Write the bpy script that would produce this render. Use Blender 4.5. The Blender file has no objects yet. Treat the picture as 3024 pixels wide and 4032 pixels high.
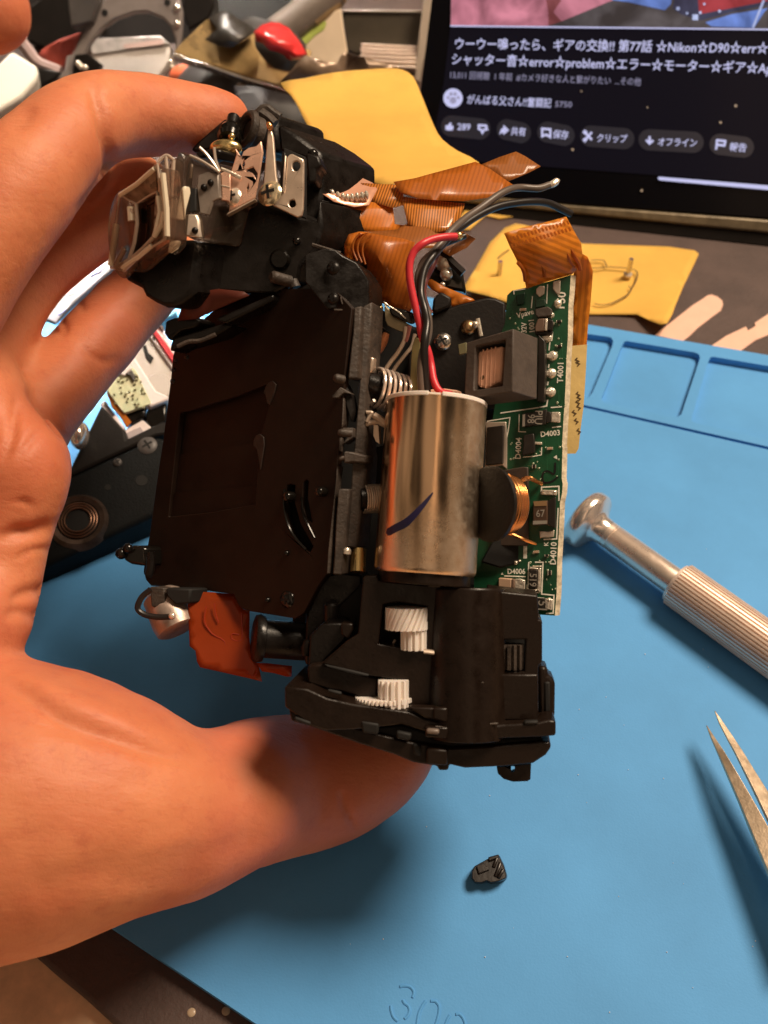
import bpy, bmesh, math, random
import numpy as np
from mathutils import Vector, Matrix, geometry, noise as mnoise
random.seed(7)
sc = bpy.context.scene
COL = sc.collection

# ------------------------------------------------------------------ camera
PITCH = math.radians(50)          # below the horizon
TAN = math.tan(math.radians(28))  # half the vertical field of view
CH = 0.168                        # camera height over the mat (metres, real size)
D0 = 0.154                        # distance of the held module
cam_d = bpy.data.cameras.new('camera')
cam = bpy.data.objects.new('camera', cam_d)
COL.objects.link(cam)
cam.location = (0, 0, CH)
cam.rotation_euler = (math.pi / 2 - PITCH, 0, 0)
cam_d.sensor_fit = 'VERTICAL'
cam_d.sensor_height = 24.0
cam_d.lens = 12.0 / TAN
cam_d.clip_start = 0.005
cam_d.clip_end = 20
cam_d.dof.use_dof = True
cam_d.dof.focus_distance = 0.158
cam_d.dof.aperture_fstop = 21.0
sc.camera = cam

# ------------------------------------------------------------------ world: a dim warm room
w = bpy.data.worlds.new('World'); sc.world = w; w.use_nodes = True
nt = w.node_tree; N = nt.nodes; L = nt.links
bg = N['Background']
tc = N.new('ShaderNodeTexCoord'); nz = N.new('ShaderNodeTexNoise'); rp = N.new('ShaderNodeValToRGB')
nz.inputs['Scale'].default_value = 2.3; nz.inputs['Detail'].default_value = 2
L.new(tc.outputs['Generated'], nz.inputs['Vector']); L.new(nz.outputs['Fac'], rp.inputs['Fac'])
rp.color_ramp.elements[0].position = .47; rp.color_ramp.elements[0].color = (.012, .009, .007, 1)
rp.color_ramp.elements[1].position = .62; rp.color_ramp.elements[1].color = (1.0, .70, .46, 1)
L.new(rp.outputs['Color'], bg.inputs['Color']); bg.inputs['Strength'].default_value = 0.42

# ------------------------------------------------------------------ lamps
def lamp(name, target, direction, dist, size, power, color, spread=180):
    d = bpy.data.lights.new(name, 'AREA'); d.shape = 'DISK'; d.size = size; d.energy = power; d.color = color
    d.spread = math.radians(spread)
    o = bpy.data.objects.new(name, d); COL.objects.link(o)
    v = Vector(direction).normalized()
    o.location = Vector(target) + v * dist
    o.rotation_euler = v.to_track_quat('Z', 'Y').to_euler()
    return o
lamp('ceiling_lamp', (0.0, .14, 0), (.47, .25, .85), 1.0, .36, 14.0, (1.0, .79, .58))
lamp('desk_lamp', (-.076, .222, .016), (-.30, .62, .72), .34, .03, .06, (1.0, .95, .90), 13)
lamp('pile_fill', (-.075, .37, .02), (-.05, .50, .86), .50, .08, .22, (1.0, .88, .76), 32)  # added fill without a visible source, brightens the pile
tl = lamp('fill_strip', (0.0, .12, .05), (.12, -.62, .76), .9, .05, .24, (1.0, .62, .36))  # added unseen fill, stretched long for a highlight streak on the motor
tl.data.shape = 'RECTANGLE'; tl.data.size = .07; tl.data.size_y = .9

sc.view_settings.view_transform = 'Standard'
sc.view_settings.look = 'None'
sc.view_settings.exposure = 0
sc.view_settings.gamma = 1
sc.view_settings.use_curve_mapping = False
sc.cycles.max_bounces = 8
sc.cycles.transparent_max_bounces = 12
sc.cycles.sample_clamp_indirect = 4

# ------------------------------------------------------------------ measuring: photo pixel -> point in the place
RC = Matrix.Rotation(math.pi / 2 - PITCH, 3, 'X')
CAM = Vector((0, 0, CH))
def dirw(v): return RC @ Vector(v)
def ray(px, py): return dirw(((px - 1512) / 2016 * TAN, -(py - 2016) / 2016 * TAN, -1))
ZOFF = 0.0
def V(px, py, z=0): return CAM + ray(px, py) * (D0 - (z + ZOFF) / 1000)          # z: mm towards the camera from the module
def G(px, py, h=0.0):
    r = ray(px, py); return CAM + r * ((h - CH) / r.z)
def pxof(p):
    q = RC.transposed() @ (Vector(p) - CAM); d = -q.z
    return q.x / d / TAN * 2016 + 1512, -q.y / d / TAN * 2016 + 2016, d
class Plane:
    def __init__(s, p, n): s.p = Vector(p); s.n = Vector(n).normalized()
    def at(s, px, py, off=0):
        r = ray(px, py); t = (s.p + s.n * off - CAM).dot(s.n) / r.dot(s.n); return CAM + r * t
ZO = dict(A=(0, 0, 1100 / 1659), B=(1000, 0, 1000 / 1659), C=(1700, 0, 1324 / 1659), D=(400, 400, 1000 / 1659),
          E=(0, 900, 900 / 1171), F=(500, 1100, 1000 / 1659), H=(1200, 600, 1200 / 1659), I=(1300, 1400, 1000 / 1659),
          J=(450, 2050, 1000 / 1659), K=(1050, 2250, 1200 / 1659), L=(0, 2500, 1800 / 1659), M=(2000, 1800, 1024 / 1332),
          N=(1200, 1300, 400 / 885), P=(200, 1000, 600 / 1327), Q=(1200, 1000, 600 / 1659), R=(1800, 1000, 600 / 1659),
          S=(1800, 1550, 500 / 1659), T=(1800, 2000, 500 / 1659), U=(2200, 800, 824 / 1659), X=(1450, 3700, 550 / 1659),
          Y=(1750, 3250, 400 / 1659), W=(1000, 300, 400 / 1659))
def Z(k, *pts):
    x, y, s = ZO[k]
    out = [((x + p[0] * s), (y + p[1] * s)) + tuple(p[2:]) for p in pts]
    return out
def Z1(k, x, y): return Z(k, (x, y))[0]

# ------------------------------------------------------------------ materials
def mat(name, col, rough=.5, metal=0.0, var=0.0, vscale=200, bump=0.0, bscale=800, coat=0.0, emit=None, estr=1.0,
        trans=0.0, sss=0.0, ior=1.45, col2=None, rvar=0.0, translucent=0.0, spec=.5, aniso=0):
    m = bpy.data.materials.new(name); m.use_nodes = True
    n = m.node_tree.nodes; l = m.node_tree.links; b = n['Principled BSDF']
    b.inputs['Base Color'].default_value = (*col, 1); b.inputs['Roughness'].default_value = rough
    b.inputs['Metallic'].default_value = metal; b.inputs['IOR'].default_value = ior
    b.inputs['Coat Weight'].default_value = coat; b.inputs['Coat Roughness'].default_value = .08
    b.inputs['Transmission Weight'].default_value = trans
    b.inputs['Specular IOR Level'].default_value = spec
    b.inputs['Anisotropic'].default_value = aniso
    if emit: b.inputs['Emission Color'].default_value = (*emit, 1); b.inputs['Emission Strength'].default_value = estr
    if sss:
        b.inputs['Subsurface Weight'].default_value = sss; b.inputs['Subsurface Scale'].default_value = .004
        b.inputs['Subsurface Radius'].default_value = (1, .35, .15)
    t = n.new('ShaderNodeTexCoord')
    if var or col2:
        z = n.new('ShaderNodeTexNoise'); z.inputs['Scale'].default_value = vscale; z.inputs['Detail'].default_value = 6
        z.inputs['Roughness'].default_value = .62
        l.new(t.outputs['Object'], z.inputs['Vector'])
        mr = n.new('ShaderNodeMapRange'); mr.inputs['From Min'].default_value = .32; mr.inputs['From Max'].default_value = .68
        l.new(z.outputs['Fac'], mr.inputs['Value'])
        mx = n.new('ShaderNodeMix'); mx.data_type = 'RGBA'
        c2 = col2 or tuple(max(0, c * (1 + var)) for c in col)
        c1 = col if col2 else tuple(c * (1 - var) for c in col)
        mx.inputs['A'].default_value = (*c1, 1); mx.inputs['B'].default_value = (*c2, 1)
        l.new(mr.outputs['Result'], mx.inputs['Factor']); l.new(mx.outputs['Result'], b.inputs['Base Color'])
        if rvar:
            m2 = n.new('ShaderNodeMapRange'); m2.inputs['To Min'].default_value = max(.02, rough - rvar); m2.inputs['To Max'].default_value = rough + rvar
            l.new(z.outputs['Fac'], m2.inputs['Value']); m2.inputs['From Min'].default_value = .3; m2.inputs['From Max'].default_value = .7
            l.new(m2.outputs['Result'], b.inputs['Roughness'])
    if bump:
        z2 = n.new('ShaderNodeTexNoise'); z2.inputs['Scale'].default_value = bscale; z2.inputs['Detail'].default_value = 4
        l.new(t.outputs['Object'], z2.inputs['Vector'])
        bp = n.new('ShaderNodeBump'); bp.inputs['Strength'].default_value = bump; bp.inputs['Distance'].default_value = .0004
        l.new(z2.outputs['Fac'], bp.inputs['Height']); l.new(bp.outputs['Normal'], b.inputs['Normal'])
    if translucent:
        tr = n.new('ShaderNodeBsdfTranslucent'); tr.inputs['Color'].default_value = (*[min(1, c * 1.15) for c in col], 1)
        ms = n.new('ShaderNodeMixShader'); ms.inputs['Fac'].default_value = translucent
        out = n['Material Output']
        l.new(b.outputs['BSDF'], ms.inputs[1]); l.new(tr.outputs['BSDF'], ms.inputs[2]); l.new(ms.outputs['Shader'], out.inputs['Surface'])
    return m

# ------------------------------------------------------------------ mesh tools (all points in the place's own coordinates)
def prism(bm, front, back, holes=(), mi=0, mi_side=None):
    """front: list of points, back: list of points or one vector; holes: list of such lists (extruded by the same vector)"""
    if mi_side is None: mi_side = mi
    front = [Vector(p) for p in front]
    isvec = not (isinstance(back, (list, tuple)) and len(back) == len(front) and not isinstance(back[0], (int, float)))
    bv = Vector(back) if isvec else None
    loops = [front] + [[Vector(p) for p in h] for h in holes]
    nrm = Vector((0, 0, 0))
    for i in range(len(front)):
        a = front[i] - front[0]; b = front[(i + 1) % len(front)] - front[0]; nrm += a.cross(b)
    bdir = bv if isvec else (Vector(back[0]) - front[0])
    if nrm.dot(bdir) > 0:
        loops[0] = list(reversed(loops[0]))
        if not isvec: back = list(reversed(back))
    vf = [[bm.verts.new(p) for p in lp] for lp in loops]
    if isvec: vb = [[bm.verts.new(p + bv) for p in lp] for lp in loops]
    else: vb = [[bm.verts.new(Vector(p)) for p in back]]
    if len(loops) == 1:
        f = bm.faces.new(vf[0]); f.material_index = mi
        f = bm.faces.new(list(reversed(vb[0]))); f.material_index = mi
    else:
        tris = geometry.tessellate_polygon(loops)
        ff = [v for lp in vf for v in lp]; fb = [v for lp in vb for v in lp]
        pts = [p for lp in loops for p in lp]
        for t in tris:
            n = (pts[t[1]] - pts[t[0]]).cross(pts[t[2]] - pts[t[0]])
            t = list(t)
            if n.dot(bdir) > 0: t.reverse()
            try:
                bm.faces.new([ff[i] for i in t]).material_index = mi
                bm.faces.new([fb[i] for i in reversed(t)]).material_index = mi
            except ValueError: pass
    for a, b in zip(vf, vb):
        for i in range(len(a)):
            j = (i + 1) % len(a)
            try: bm.faces.new((a[j], a[i], b[i], b[j])).material_index = mi_side
            except ValueError: pass

def hexa(bm, o, a, b, c, mi=0):
    """box from corner o and three edge vectors"""
    o, a, b, c = Vector(o), Vector(a), Vector(b), Vector(c)
    prism(bm, [o, o + a, o + a + b, o + b], c, mi=mi)

def perp(ax):
    ax = Vector(ax).normalized()
    t = Vector((0, 0, 1)) if abs(ax.z) < .9 else Vector((1, 0, 0))
    u = ax.cross(t).normalized(); return u, ax.cross(u).normalized()

def lathe(bm, p0, p1, prof, seg=48, mi=0, u=None, mis=None):
    """prof: (t along p0->p1 in metres or fraction if <=1.0001 & frac, radius). t is a fraction."""
    p0, p1 = Vector(p0), Vector(p1); ax = p1 - p0
    uu, vv = perp(ax)
    rings = []
    for t, r in prof:
        c = p0 + ax * t
        rings.append([bm.verts.new(c + (uu * math.cos(2 * math.pi * k / seg) + vv * math.sin(2 * math.pi * k / seg)) * max(r, 1e-6)) for k in range(seg)])
    for i in range(len(rings) - 1):
        for k in range(seg):
            q = (k + 1) % seg
            f = bm.faces.new((rings[i][k], rings[i][q], rings[i + 1][q], rings[i + 1][k])); f.smooth = True
            f.material_index = mis[i] if mis else mi
    f = bm.faces.new(list(reversed(rings[0]))); f.material_index = mis[0] if mis else mi
    f = bm.faces.new(rings[-1]); f.material_index = mis[-1] if mis else mi

def gear(bm, p0, p1, r, teeth, depth, twist=0.0, steps=6, mi=0, duty=.5):
    p0, p1 = Vector(p0), Vector(p1); ax = p1 - p0; uu, vv = perp(ax)
    prof = []
    for k in range(teeth):
        for f, rr in ((0, r - depth), (.28, r - depth), (.42, r), (.86, r)):
            prof.append(((k + f) / teeth * 2 * math.pi, rr))
    rings = []
    for s in range(steps + 1):
        t = s / steps
        rings.append([bm.verts.new(p0 + ax * t + (uu * math.cos(a + twist * t) + vv * math.sin(a + twist * t)) * rr) for a, rr in prof])
    n = len(prof)
    for s in range(steps):
        for k in range(n):
            q = (k + 1) % n
            bm.faces.new((rings[s][k], rings[s][q], rings[s + 1][q], rings[s + 1][k])).material_index = mi
    bm.faces.new(list(reversed(rings[0]))).material_index = mi; bm.faces.new(rings[-1]).material_index = mi

def spline(pts, sub=6, closed=False):
    pts = [Vector(p) for p in pts]; n = len(pts); out = []
    m = n if closed else n - 1
    for i in range(m):
        p1, p2 = pts[i], pts[(i + 1) % n]
        p0 = pts[(i - 1) % n] if (closed or i > 0) else p1 * 2 - p2
        p3 = pts[(i + 2) % n] if (closed or i + 2 < n) else p2 * 2 - p1
        for k in range(sub):
            t = k / sub
            out.append(.5 * ((2 * p1) + (p2 - p0) * t + (2 * p0 - 5 * p1 + 4 * p2 - p3) * t * t + (3 * p1 - p0 - 3 * p2 + p3) * t ** 3))
    if not closed: out.append(pts[-1])
    return out

def tube(bm, pts, rad, seg=10, mi=0, sub=6, flat=1.0):
    """smooth tube through pts; rad: number or list; flat squeezes the second axis"""
    if sub > 1:
        n = len(pts)
        rr = rad if isinstance(rad, (list, tuple)) else [rad] * n
        P4 = spline([(*p, 0) if False else Vector(p) for p in pts], sub)
        R = []
        for i in range(n - 1):
            for k in range(sub): R.append(rr[i] + (rr[i + 1] - rr[i]) * k / sub)
        R.append(rr[-1])
    else:
        P4 = [Vector(p) for p in pts]; R = rad if isinstance(rad, (list, tuple)) else [rad] * len(P4)
    prev = None; rings = []
    for i, p in enumerate(P4):
        t = (P4[min(i + 1, len(P4) - 1)] - P4[max(i - 1, 0)])
        if t.length < 1e-9: t = Vector((0, 0, 1))
        t.normalize()
        if prev is None: u, v = perp(t)
        else:
            u = prev - t * prev.dot(t)
            if u.length < 1e-6: u, _ = perp(t)
            u.normalize(); v = t.cross(u)
        prev = u
        rings.append([bm.verts.new(p + (u * math.cos(2 * math.pi * k / seg) + v * flat * math.sin(2 * math.pi * k / seg)) * R[i]) for k in range(seg)])
    for i in range(len(rings) - 1):
        for k in range(seg):
            q = (k + 1) % seg
            f = bm.faces.new((rings[i][k], rings[i][q], rings[i + 1][q], rings[i + 1][k])); f.smooth = True; f.material_index = mi
    bm.faces.new(list(reversed(rings[0]))).material_index = mi; bm.faces.new(rings[-1]).material_index = mi

def ball(bm, c, r, sub=2, scale=None, mi=0):
    res = bmesh.ops.create_icosphere(bm, subdivisions=sub, radius=1)
    for v in res['verts']:
        k = v.co.copy()
        if scale: k = Vector((k.x * scale[0], k.y * scale[1], k.z * scale[2]))
        v.co = Vector(c) + k * r
        for f in v.link_faces: f.smooth = True; f.material_index = mi

def blob(bm, c, n, r, h, mi=0, seg=14):
    """low dome (solder blob, screw head) of radius r, height h on direction n"""
    n = Vector(n).normalized(); u, v = perp(n); c = Vector(c)
    rings = []
    for t in (0, .35, .65, .88):
        rr = r * math.cos(t * math.pi / 2); hh = h * math.sin(t * math.pi / 2)
        rings.append([bm.verts.new(c + n * hh + (u * math.cos(2 * math.pi * k / seg) + v * math.sin(2 * math.pi * k / seg)) * rr) for k in range(seg)])
    for i in range(3):
        for k in range(seg):
            q = (k + 1) % seg
            f = bm.faces.new((rings[i][k], rings[i][q], rings[i + 1][q], rings[i + 1][k])); f.smooth = True; f.material_index = mi
    f = bm.faces.new(rings[-1]); f.material_index = mi; f.smooth = True

def film(bm, poly, at, step=45, mi=0, extra=(), smooth_edge=0, uvdir=None, lam=.02):
    """curved sheet: poly = [(px,py,z)...]; at(px,py,z) -> point; inside filled with a fine grid, z spread from the outline"""
    P = [tuple(p) for p in poly]
    if smooth_edge:
        P = [tuple(q) for q in spline([Vector(p) for p in P], smooth_edge, True)]
    ctrl = list(P) + [tuple(e) for e in extra]
    cx = np.array([c[0] for c in ctrl]); cy = np.array([c[1] for c in ctrl]); cz = np.array([c[2] for c in ctrl])
    scl = max(cx.max() - cx.min(), cy.max() - cy.min())
    X = np.stack([cx, cy], 1) / scl; nC = len(X)
    def kern(d2): return np.where(d2 > 1e-12, d2 * np.log(d2 + 1e-12) * .5, 0)
    K_ = kern(((X[:, None] - X[None]) ** 2).sum(-1)) + np.eye(nC) * lam
    Pm = np.concatenate([np.ones((nC, 1)), X], 1)
    Am = np.block([[K_, Pm], [Pm.T, np.zeros((3, 3))]])
    sol = np.linalg.lstsq(Am, np.concatenate([cz, np.zeros(3)]), rcond=None)[0]
    def zf(x, y):
        q = np.array([x, y]) / scl
        return float((kern(((X - q) ** 2).sum(1)) * sol[:nC]).sum() + sol[nC] + sol[nC + 1] * q[0] + sol[nC + 2] * q[1])
    B = []
    for i in range(len(P)):
        a, b = P[i], P[(i + 1) % len(P)]
        n = max(1, int(math.hypot(b[0] - a[0], b[1] - a[1]) / step))
        for k in range(n):
            t = k / n; B.append((a[0] + (b[0] - a[0]) * t, a[1] + (b[1] - a[1]) * t, a[2] + (b[2] - a[2]) * t))
    xs = [p[0] for p in B]; ys = [p[1] for p in B]
    pts2 = [Vector((p[0], p[1])) for p in B]; zz = [p[2] for p in B]
    nb = len(B)
    def inside(x, y):
        c = False; j = nb - 1
        for i in range(nb):
            if (ys[i] > y) != (ys[j] > y) and x < (xs[j] - xs[i]) * (y - ys[i]) / (ys[j] - ys[i]) + xs[i]: c = not c
            j = i
        return c
    y = min(ys) + step / 2; row = 0
    while y < max(ys):
        x = min(xs) + step * (.25 + .5 * (row % 2))
        while x < max(xs):
            if inside(x, y) and min((x - a) ** 2 + (y - b) ** 2 for a, b in zip(xs, ys)) > (step * .4) ** 2:
                pts2.append(Vector((x, y))); zz.append(zf(x, y))
            x += step
        y += step * .87; row += 1
    edges = [(i, (i + 1) % nb) for i in range(nb)]
    r = geometry.delaunay_2d_cdt(pts2, edges, [list(range(nb))], 1, 1e-4)
    vs, fs, orig = r[0], r[2], r[3]
    out = []
    for i, v in enumerate(vs):
        z = zf(v.x, v.y)
        out.append(bm.verts.new(at(v.x, v.y, z)))
    uvl = bm.loops.layers.uv.verify() if uvdir else None
    for f in fs:
        try: fc = bm.faces.new([out[i] for i in reversed(f)])
        except ValueError: continue
        fc.smooth = True; fc.material_index = mi
        if uvdir:
            ca, sa = math.cos(uvdir), math.sin(uvdir)
            for lp, i in zip(fc.loops, reversed(f)):
                v = vs[i]; lp[uvl].uv = ((v.x * ca + v.y * sa) / 1000, (-v.x * sa + v.y * ca) / 1000)

def text_faces(bm, s, org, xd, yd, size, align='LEFT', mi=0, extrude=None, bold=0.0, shear=0.0):
    """writing: org = baseline start, xd/yd unit directions, size in metres"""
    c = bpy.data.curves.new('t', 'FONT'); c.body = s; c.resolution_u = 2; c.offset = bold; c.shear = shear
    c.align_x = align
    o = bpy.data.objects.new('t', c); COL.objects.link(o)
    dg = bpy.context.evaluated_depsgraph_get()
    me = bpy.data.meshes.new_from_object(o.evaluated_get(dg))
    xd, yd, org = Vector(xd), Vector(yd), Vector(org)
    vs = [bm.verts.new(org + xd * v.co.x * size + yd * v.co.y * size) for v in me.vertices]
    nn = xd.cross(yd)
    for p in me.polygons:
        try: f = bm.faces.new([vs[i] for i in p.vertices]); f.material_index = mi
        except ValueError: pass
    wdt = max((v.co.x for v in me.vertices), default=0) * size
    bpy.data.objects.remove(o); bpy.data.curves.remove(c); bpy.data.meshes.remove(me)
    return wdt

def strip(bm, pts, wd, n, mi=0, closed=False):
    """flat painted line through pts lying on a surface with normal n (one normal or one per point); wd one width or list"""
    pts = [Vector(p) for p in pts]; m = len(pts); Ls = []; Rs = []
    for i, p in enumerate(pts):
        a = pts[(i - 1) % m] if (closed or i > 0) else p; b = pts[(i + 1) % m] if (closed or i < m - 1) else p
        d1 = (p - a).normalized() if a is not p else (b - p).normalized(); d2 = (b - p).normalized() if b is not p else d1
        nn = (n[i] if isinstance(n, list) else Vector(n))
        t = (d1 + d2);
        if t.length < 1e-6: t = d1
        t.normalize(); s = nn.cross(t).normalized()
        k = 1 / max(.5, t.dot(d1)); wv = (wd[i] if isinstance(wd, list) else wd) / 2 * k
        Ls.append(bm.verts.new(p + s * wv)); Rs.append(bm.verts.new(p - s * wv))
    for i in range(m if closed else m - 1):
        j = (i + 1) % m
        bm.faces.new((Rs[i], Rs[j], Ls[j], Ls[i])).material_index = mi

ROOTS = {}
def thing(name, label, cat, loc, group=None):
    o = bpy.data.objects.new(name, None); COL.objects.link(o); o.location = loc; o.empty_display_size = .005
    o['label'] = label; o['category'] = cat
    if group: o['group'] = group
    ROOTS[o.name] = Vector(loc); return o
def add(name, bm, mats, parent=None, label=None, cat=None, group=None, kind=None, bevel=0, seg=2, smooth=35, solid=0, clean=True):
    if clean: bmesh.ops.remove_doubles(bm, verts=bm.verts, dist=1e-6)
    me = bpy.data.meshes.new(name)
    if parent is not None: loc = ROOTS[parent.name]
    else:
        lo = [min(v.co[i] for v in bm.verts) for i in range(3)]; hi = [max(v.co[i] for v in bm.verts) for i in range(3)]
        loc = Vector(((lo[0] + hi[0]) / 2, (lo[1] + hi[1]) / 2, lo[2]))
    for v in bm.verts: v.co -= loc
    bm.to_mesh(me); bm.free()
    for m in (mats if isinstance(mats, (list, tuple)) else [mats]): me.materials.append(m)
    if smooth:
        me.shade_smooth(); me.set_sharp_from_angle(angle=math.radians(smooth))
    o = bpy.data.objects.new(name, me); COL.objects.link(o)
    if parent is not None: o.parent = parent
    else: o.location = loc
    ROOTS[o.name] = loc
    if solid:
        s = o.modifiers.new('thickness', 'SOLIDIFY'); s.thickness = solid / 1000; s.offset = -1
    if bevel:
        b = o.modifiers.new('bevel', 'BEVEL'); b.width = bevel / 1000; b.segments = seg; b.limit_method = 'ANGLE'; b.angle_limit = math.radians(40)
        b.harden_normals = False
    if label: o['label'] = label
    if cat: o['category'] = cat
    if group: o['group'] = group
    if kind: o['kind'] = kind
    return o
def BM(): return bmesh.new()
MM = .001
# ================================================================== materials of the place
M_mat = mat('blue_silicone', (.098, .340, .71), .6, var=.09, vscale=28, bump=.10, bscale=2500, spec=.22)
M_pad = mat('pad_brown', (.075, .048, .042), .6, var=.2, vscale=90, bump=.35, bscale=1400)
M_wood = mat('desk_wood', (.80, .56, .36), .45, var=.18, vscale=160, bump=.15, bscale=500)
M_black = mat('black_plastic', (.0060, .0044, .0036), .34, var=.25, vscale=420, rvar=.14, bump=.10, bscale=2200, spec=.32)
M_blackgloss = mat('black_gloss', (.006, .005, .004), .16, bump=.05, bscale=900)
M_blackmatte = mat('black_matte', (.008, .006, .005), .5, var=.3, vscale=200, bump=.12, bscale=1800, spec=.3)
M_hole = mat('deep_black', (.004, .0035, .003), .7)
M_steel = mat('bright_steel', (.74, .70, .65), .22, 1, var=.1, vscale=300, rvar=.08)
M_steel2 = mat('satin_steel', (.66, .57, .48), .38, .65, var=.12, vscale=250, rvar=.1)
M_brass = mat('brass', (.78, .60, .28), .25, 1)
M_solder = mat('solder', (.86, .78, .66), .24, .6, bump=.4, bscale=1500)
M_white = mat('white_plastic', (.86, .78, .72), .4, sss=.1)
M_paper = mat('yellow_paper', (.84, .52, .105), .8, var=.10, vscale=55, bump=.5, bscale=90, translucent=.22)
M_ink = mat('pencil_line', (.09, .05, .012), .7)
M_screen = mat('glass_black', (.004, .004, .006), .14, spec=.10)
M_disp = mat('lit_panel', (.004, .004, .006), .14, spec=.06, emit=(.020, .016, .030), estr=.22)
M_txt = mat('lit_text', (.02, .02, .02), .4, emit=(.66, .66, 1.0), estr=.85)
M_txt2 = mat('lit_text_dim', (.02, .02, .02), .4, emit=(.40, .38, .58), estr=.75)
M_pill = mat('lit_pill', (.01, .01, .01), .2, emit=(.030, .028, .042), estr=.5)
M_tape = mat('skin_tape', (.80, .50, .38), .6, var=.05, vscale=200)

# ---------------- desk, pad, mat
PADH = -.003
bm = BM(); hexa(bm, (-1.2, -.5, -.0064), (2.4, 0, 0), (0, 2.4, 0), (0, 0, -.02)); add('desk', bm, M_wood, kind='structure')
edge = Z('L', (-700, 560), (-300, 850), (-60, 1030), (100, 1142), (200, 1228), (300, 1310), (412, 1412), (700, 1660))
inner = [G(x, y, PADH) for x, y in spline([Vector(p) for p in edge], 3)] if False else [G(v.x, v.y, PADH) for v in spline([Vector((p[0], p[1])) for p in edge], 4)]
poly = inner + [Vector((.35, .0, PADH)), Vector((.6, .3, PADH)), Vector((.55, 1.0, PADH)), Vector((-.6, 1.0, PADH)), Vector((-.45, .12, PADH))]
bm = BM(); prism(bm, poly, (0, 0, -.0032)); pad = add('desk_pad', bm, M_pad, label='dark brown leather desk pad with curved edge lying under the blue mat', cat='desk pad', bevel=.9, seg=3)
bm = BM()
for x, y in Z('L', (695, 1370), (820, 1365)): blob(bm, G(x, y, PADH + .00005), (0, 0, 1), .0007, .00018)
add('glue_spot', bm, mat('dried_glue', (.42, .32, .22), .3), parent=pad)

mo = [(-700, 2886), (1009, 4032), (2600, 5100), (4600, 3900), (4000, 1564), (2900, 1377), (2314, 1277), (1300, 1104), (300, 934)]
def tr(pts, h=0.0): return [G(x, y, h) for x, y in pts]
trA = Z('U', (-600, 925), (380, 1057), (415, 1065), (432, 1092), (425, 1130), (268, 1500), (235, 1545), (-700, 1350))
trB = Z('U', (540, 1092), (1075, 1182), (1112, 1198), (1120, 1225), (1108, 1265), (972, 1672), (945, 1695), (370, 1580), (342, 1565), (345, 1535), (505, 1120), (520, 1098))
trC = Z('U', (1225, 1217), (1659, 1290), (2300, 1400), (2200, 1990), (1090, 1742), (1055, 1720), (1058, 1690), (1190, 1245), (1203, 1222))
gro = Z('U', (-500, 1455), (195, 1598), (1659, 1930), (2600, 2145), (2598, 2170), (1659, 1953), (195, 1618), (-500, 1473))
bm = BM()
prism(bm, tr(mo), (0, 0, -.0019), holes=[tr(t) for t in (trA, trB, trC, gro)])
work = add('silicone_work_mat', bm, M_mat, label='bright blue silicone work mat with recessed trays along its far edge', cat='work mat', smooth=20)
bm = BM(); prism(bm, tr([(x, y) for x, y in mo], -.00185), (0, 0, -.0011)); add('mat_base', bm, M_mat, parent=work)
bm = BM()
for pts in ([(375, 560), (430, 550), (500, 565), (540, 620), (525, 690)], [(410, 715), (430, 755), (475, 790), (490, 850), (465, 910), (430, 940)],
            [(265, 785), (275, 850), (300, 920), (350, 970)], [(680, 730), (640, 790), (600, 880), (580, 1000), (570, 1100)],
            [(740, 730), (800, 735), (840, 790), (840, 860), (820, 950), (790, 1040)], [(970, 900), (940, 950), (905, 1040)],
            [(1040, 890), (1080, 885), (1125, 930), (1150, 1000), (1150, 1060)]):
    tube(bm, [G(*p, -.00004) for p in Z('X', *pts)], .00026, 8, sub=5)
add('embossed_number', bm, M_mat, parent=work)
bm = BM()
for k in range(60):
    x, y = random.uniform(1300, 3000), random.uniform(2000, 4000)
    ball(bm, G(x, y, .0001), random.uniform(.00004, .00011), 1)
add('dust_speck', bm, mat('dust', (.8, .78, .74), .8), label='scattered white dust specks on the blue mat', cat='dust', kind='stuff')

# ---------------- tablet
A = G(*Z1('U', 80, 180), PADH); Bp = G(*Z1('U', 1659, 355), PADH)
ux = (Bp - A).normalized(); wb = Vector((-ux.y, ux.x, 0)); LEAN = math.radians(33)
uy = Vector((0, 0, 1)) * math.cos(LEAN) + wb * math.sin(LEAN); un = ux.cross(uy)
TP = Plane(A, un)
tab = thing('tablet', 'black tablet propped upright showing a paused video page with Japanese title', 'tablet', A + ux * .05)
def tp(pts, off=0): return [TP.at(x, y, off) for x, y in pts]
bm = BM()
out = Z('B', (1178, -300), (1160, 0), (1090, 560), (1035, 900), (1020, 1100)) + Z('U', (-1050, -110), (80, 12), (1659, 128), (3000, 230), (3000, -2200))
prism(bm, tp(out), -un * .006); add('body', bm, M_screen, parent=tab, bevel=.5)
bm = BM(); prism(bm, tp(Z('U', (-1100, -110), (80, 14), (1659, 132), (3000, 230), (3000, 335), (1659, 236), (80, 78), (-1100, -45)), .0004), -un * .007)
add('stand_lip', bm, mat('case_grey', (.17, .135, .085), .35, var=.4, vscale=130, metal=.3, bump=.2, bscale=500), parent=tab, bevel=.6)
bm = BM(); prism(bm, tp(Z('U', (-1100, -40), (80, 79), (1659, 237), (3000, 340), (3000, 470), (1659, 352), (80, 180), (-1100, 60)), -.0004), -un * .01)
add('stand_foot', bm, M_blackmatte, parent=tab, bevel=.6)
scr_bm = BM()
prism(scr_bm, tp(Z('C', (130, -500), (92, 130), (60, 400), (20, 620), (60, 740), (250, 800), (1659, 905), (2600, 975), (2600, -500)), .00015), -un * .0001)
scr = add('screen', scr_bm, M_disp, parent=tab)
def onscr(pts, off=.00025): return tp(Z('C', *pts), off)
bm = BM()
def pat(pts, mi, off=.00028): prism(bm, onscr(pts, off), -un * .00005, mi=mi)
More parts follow.
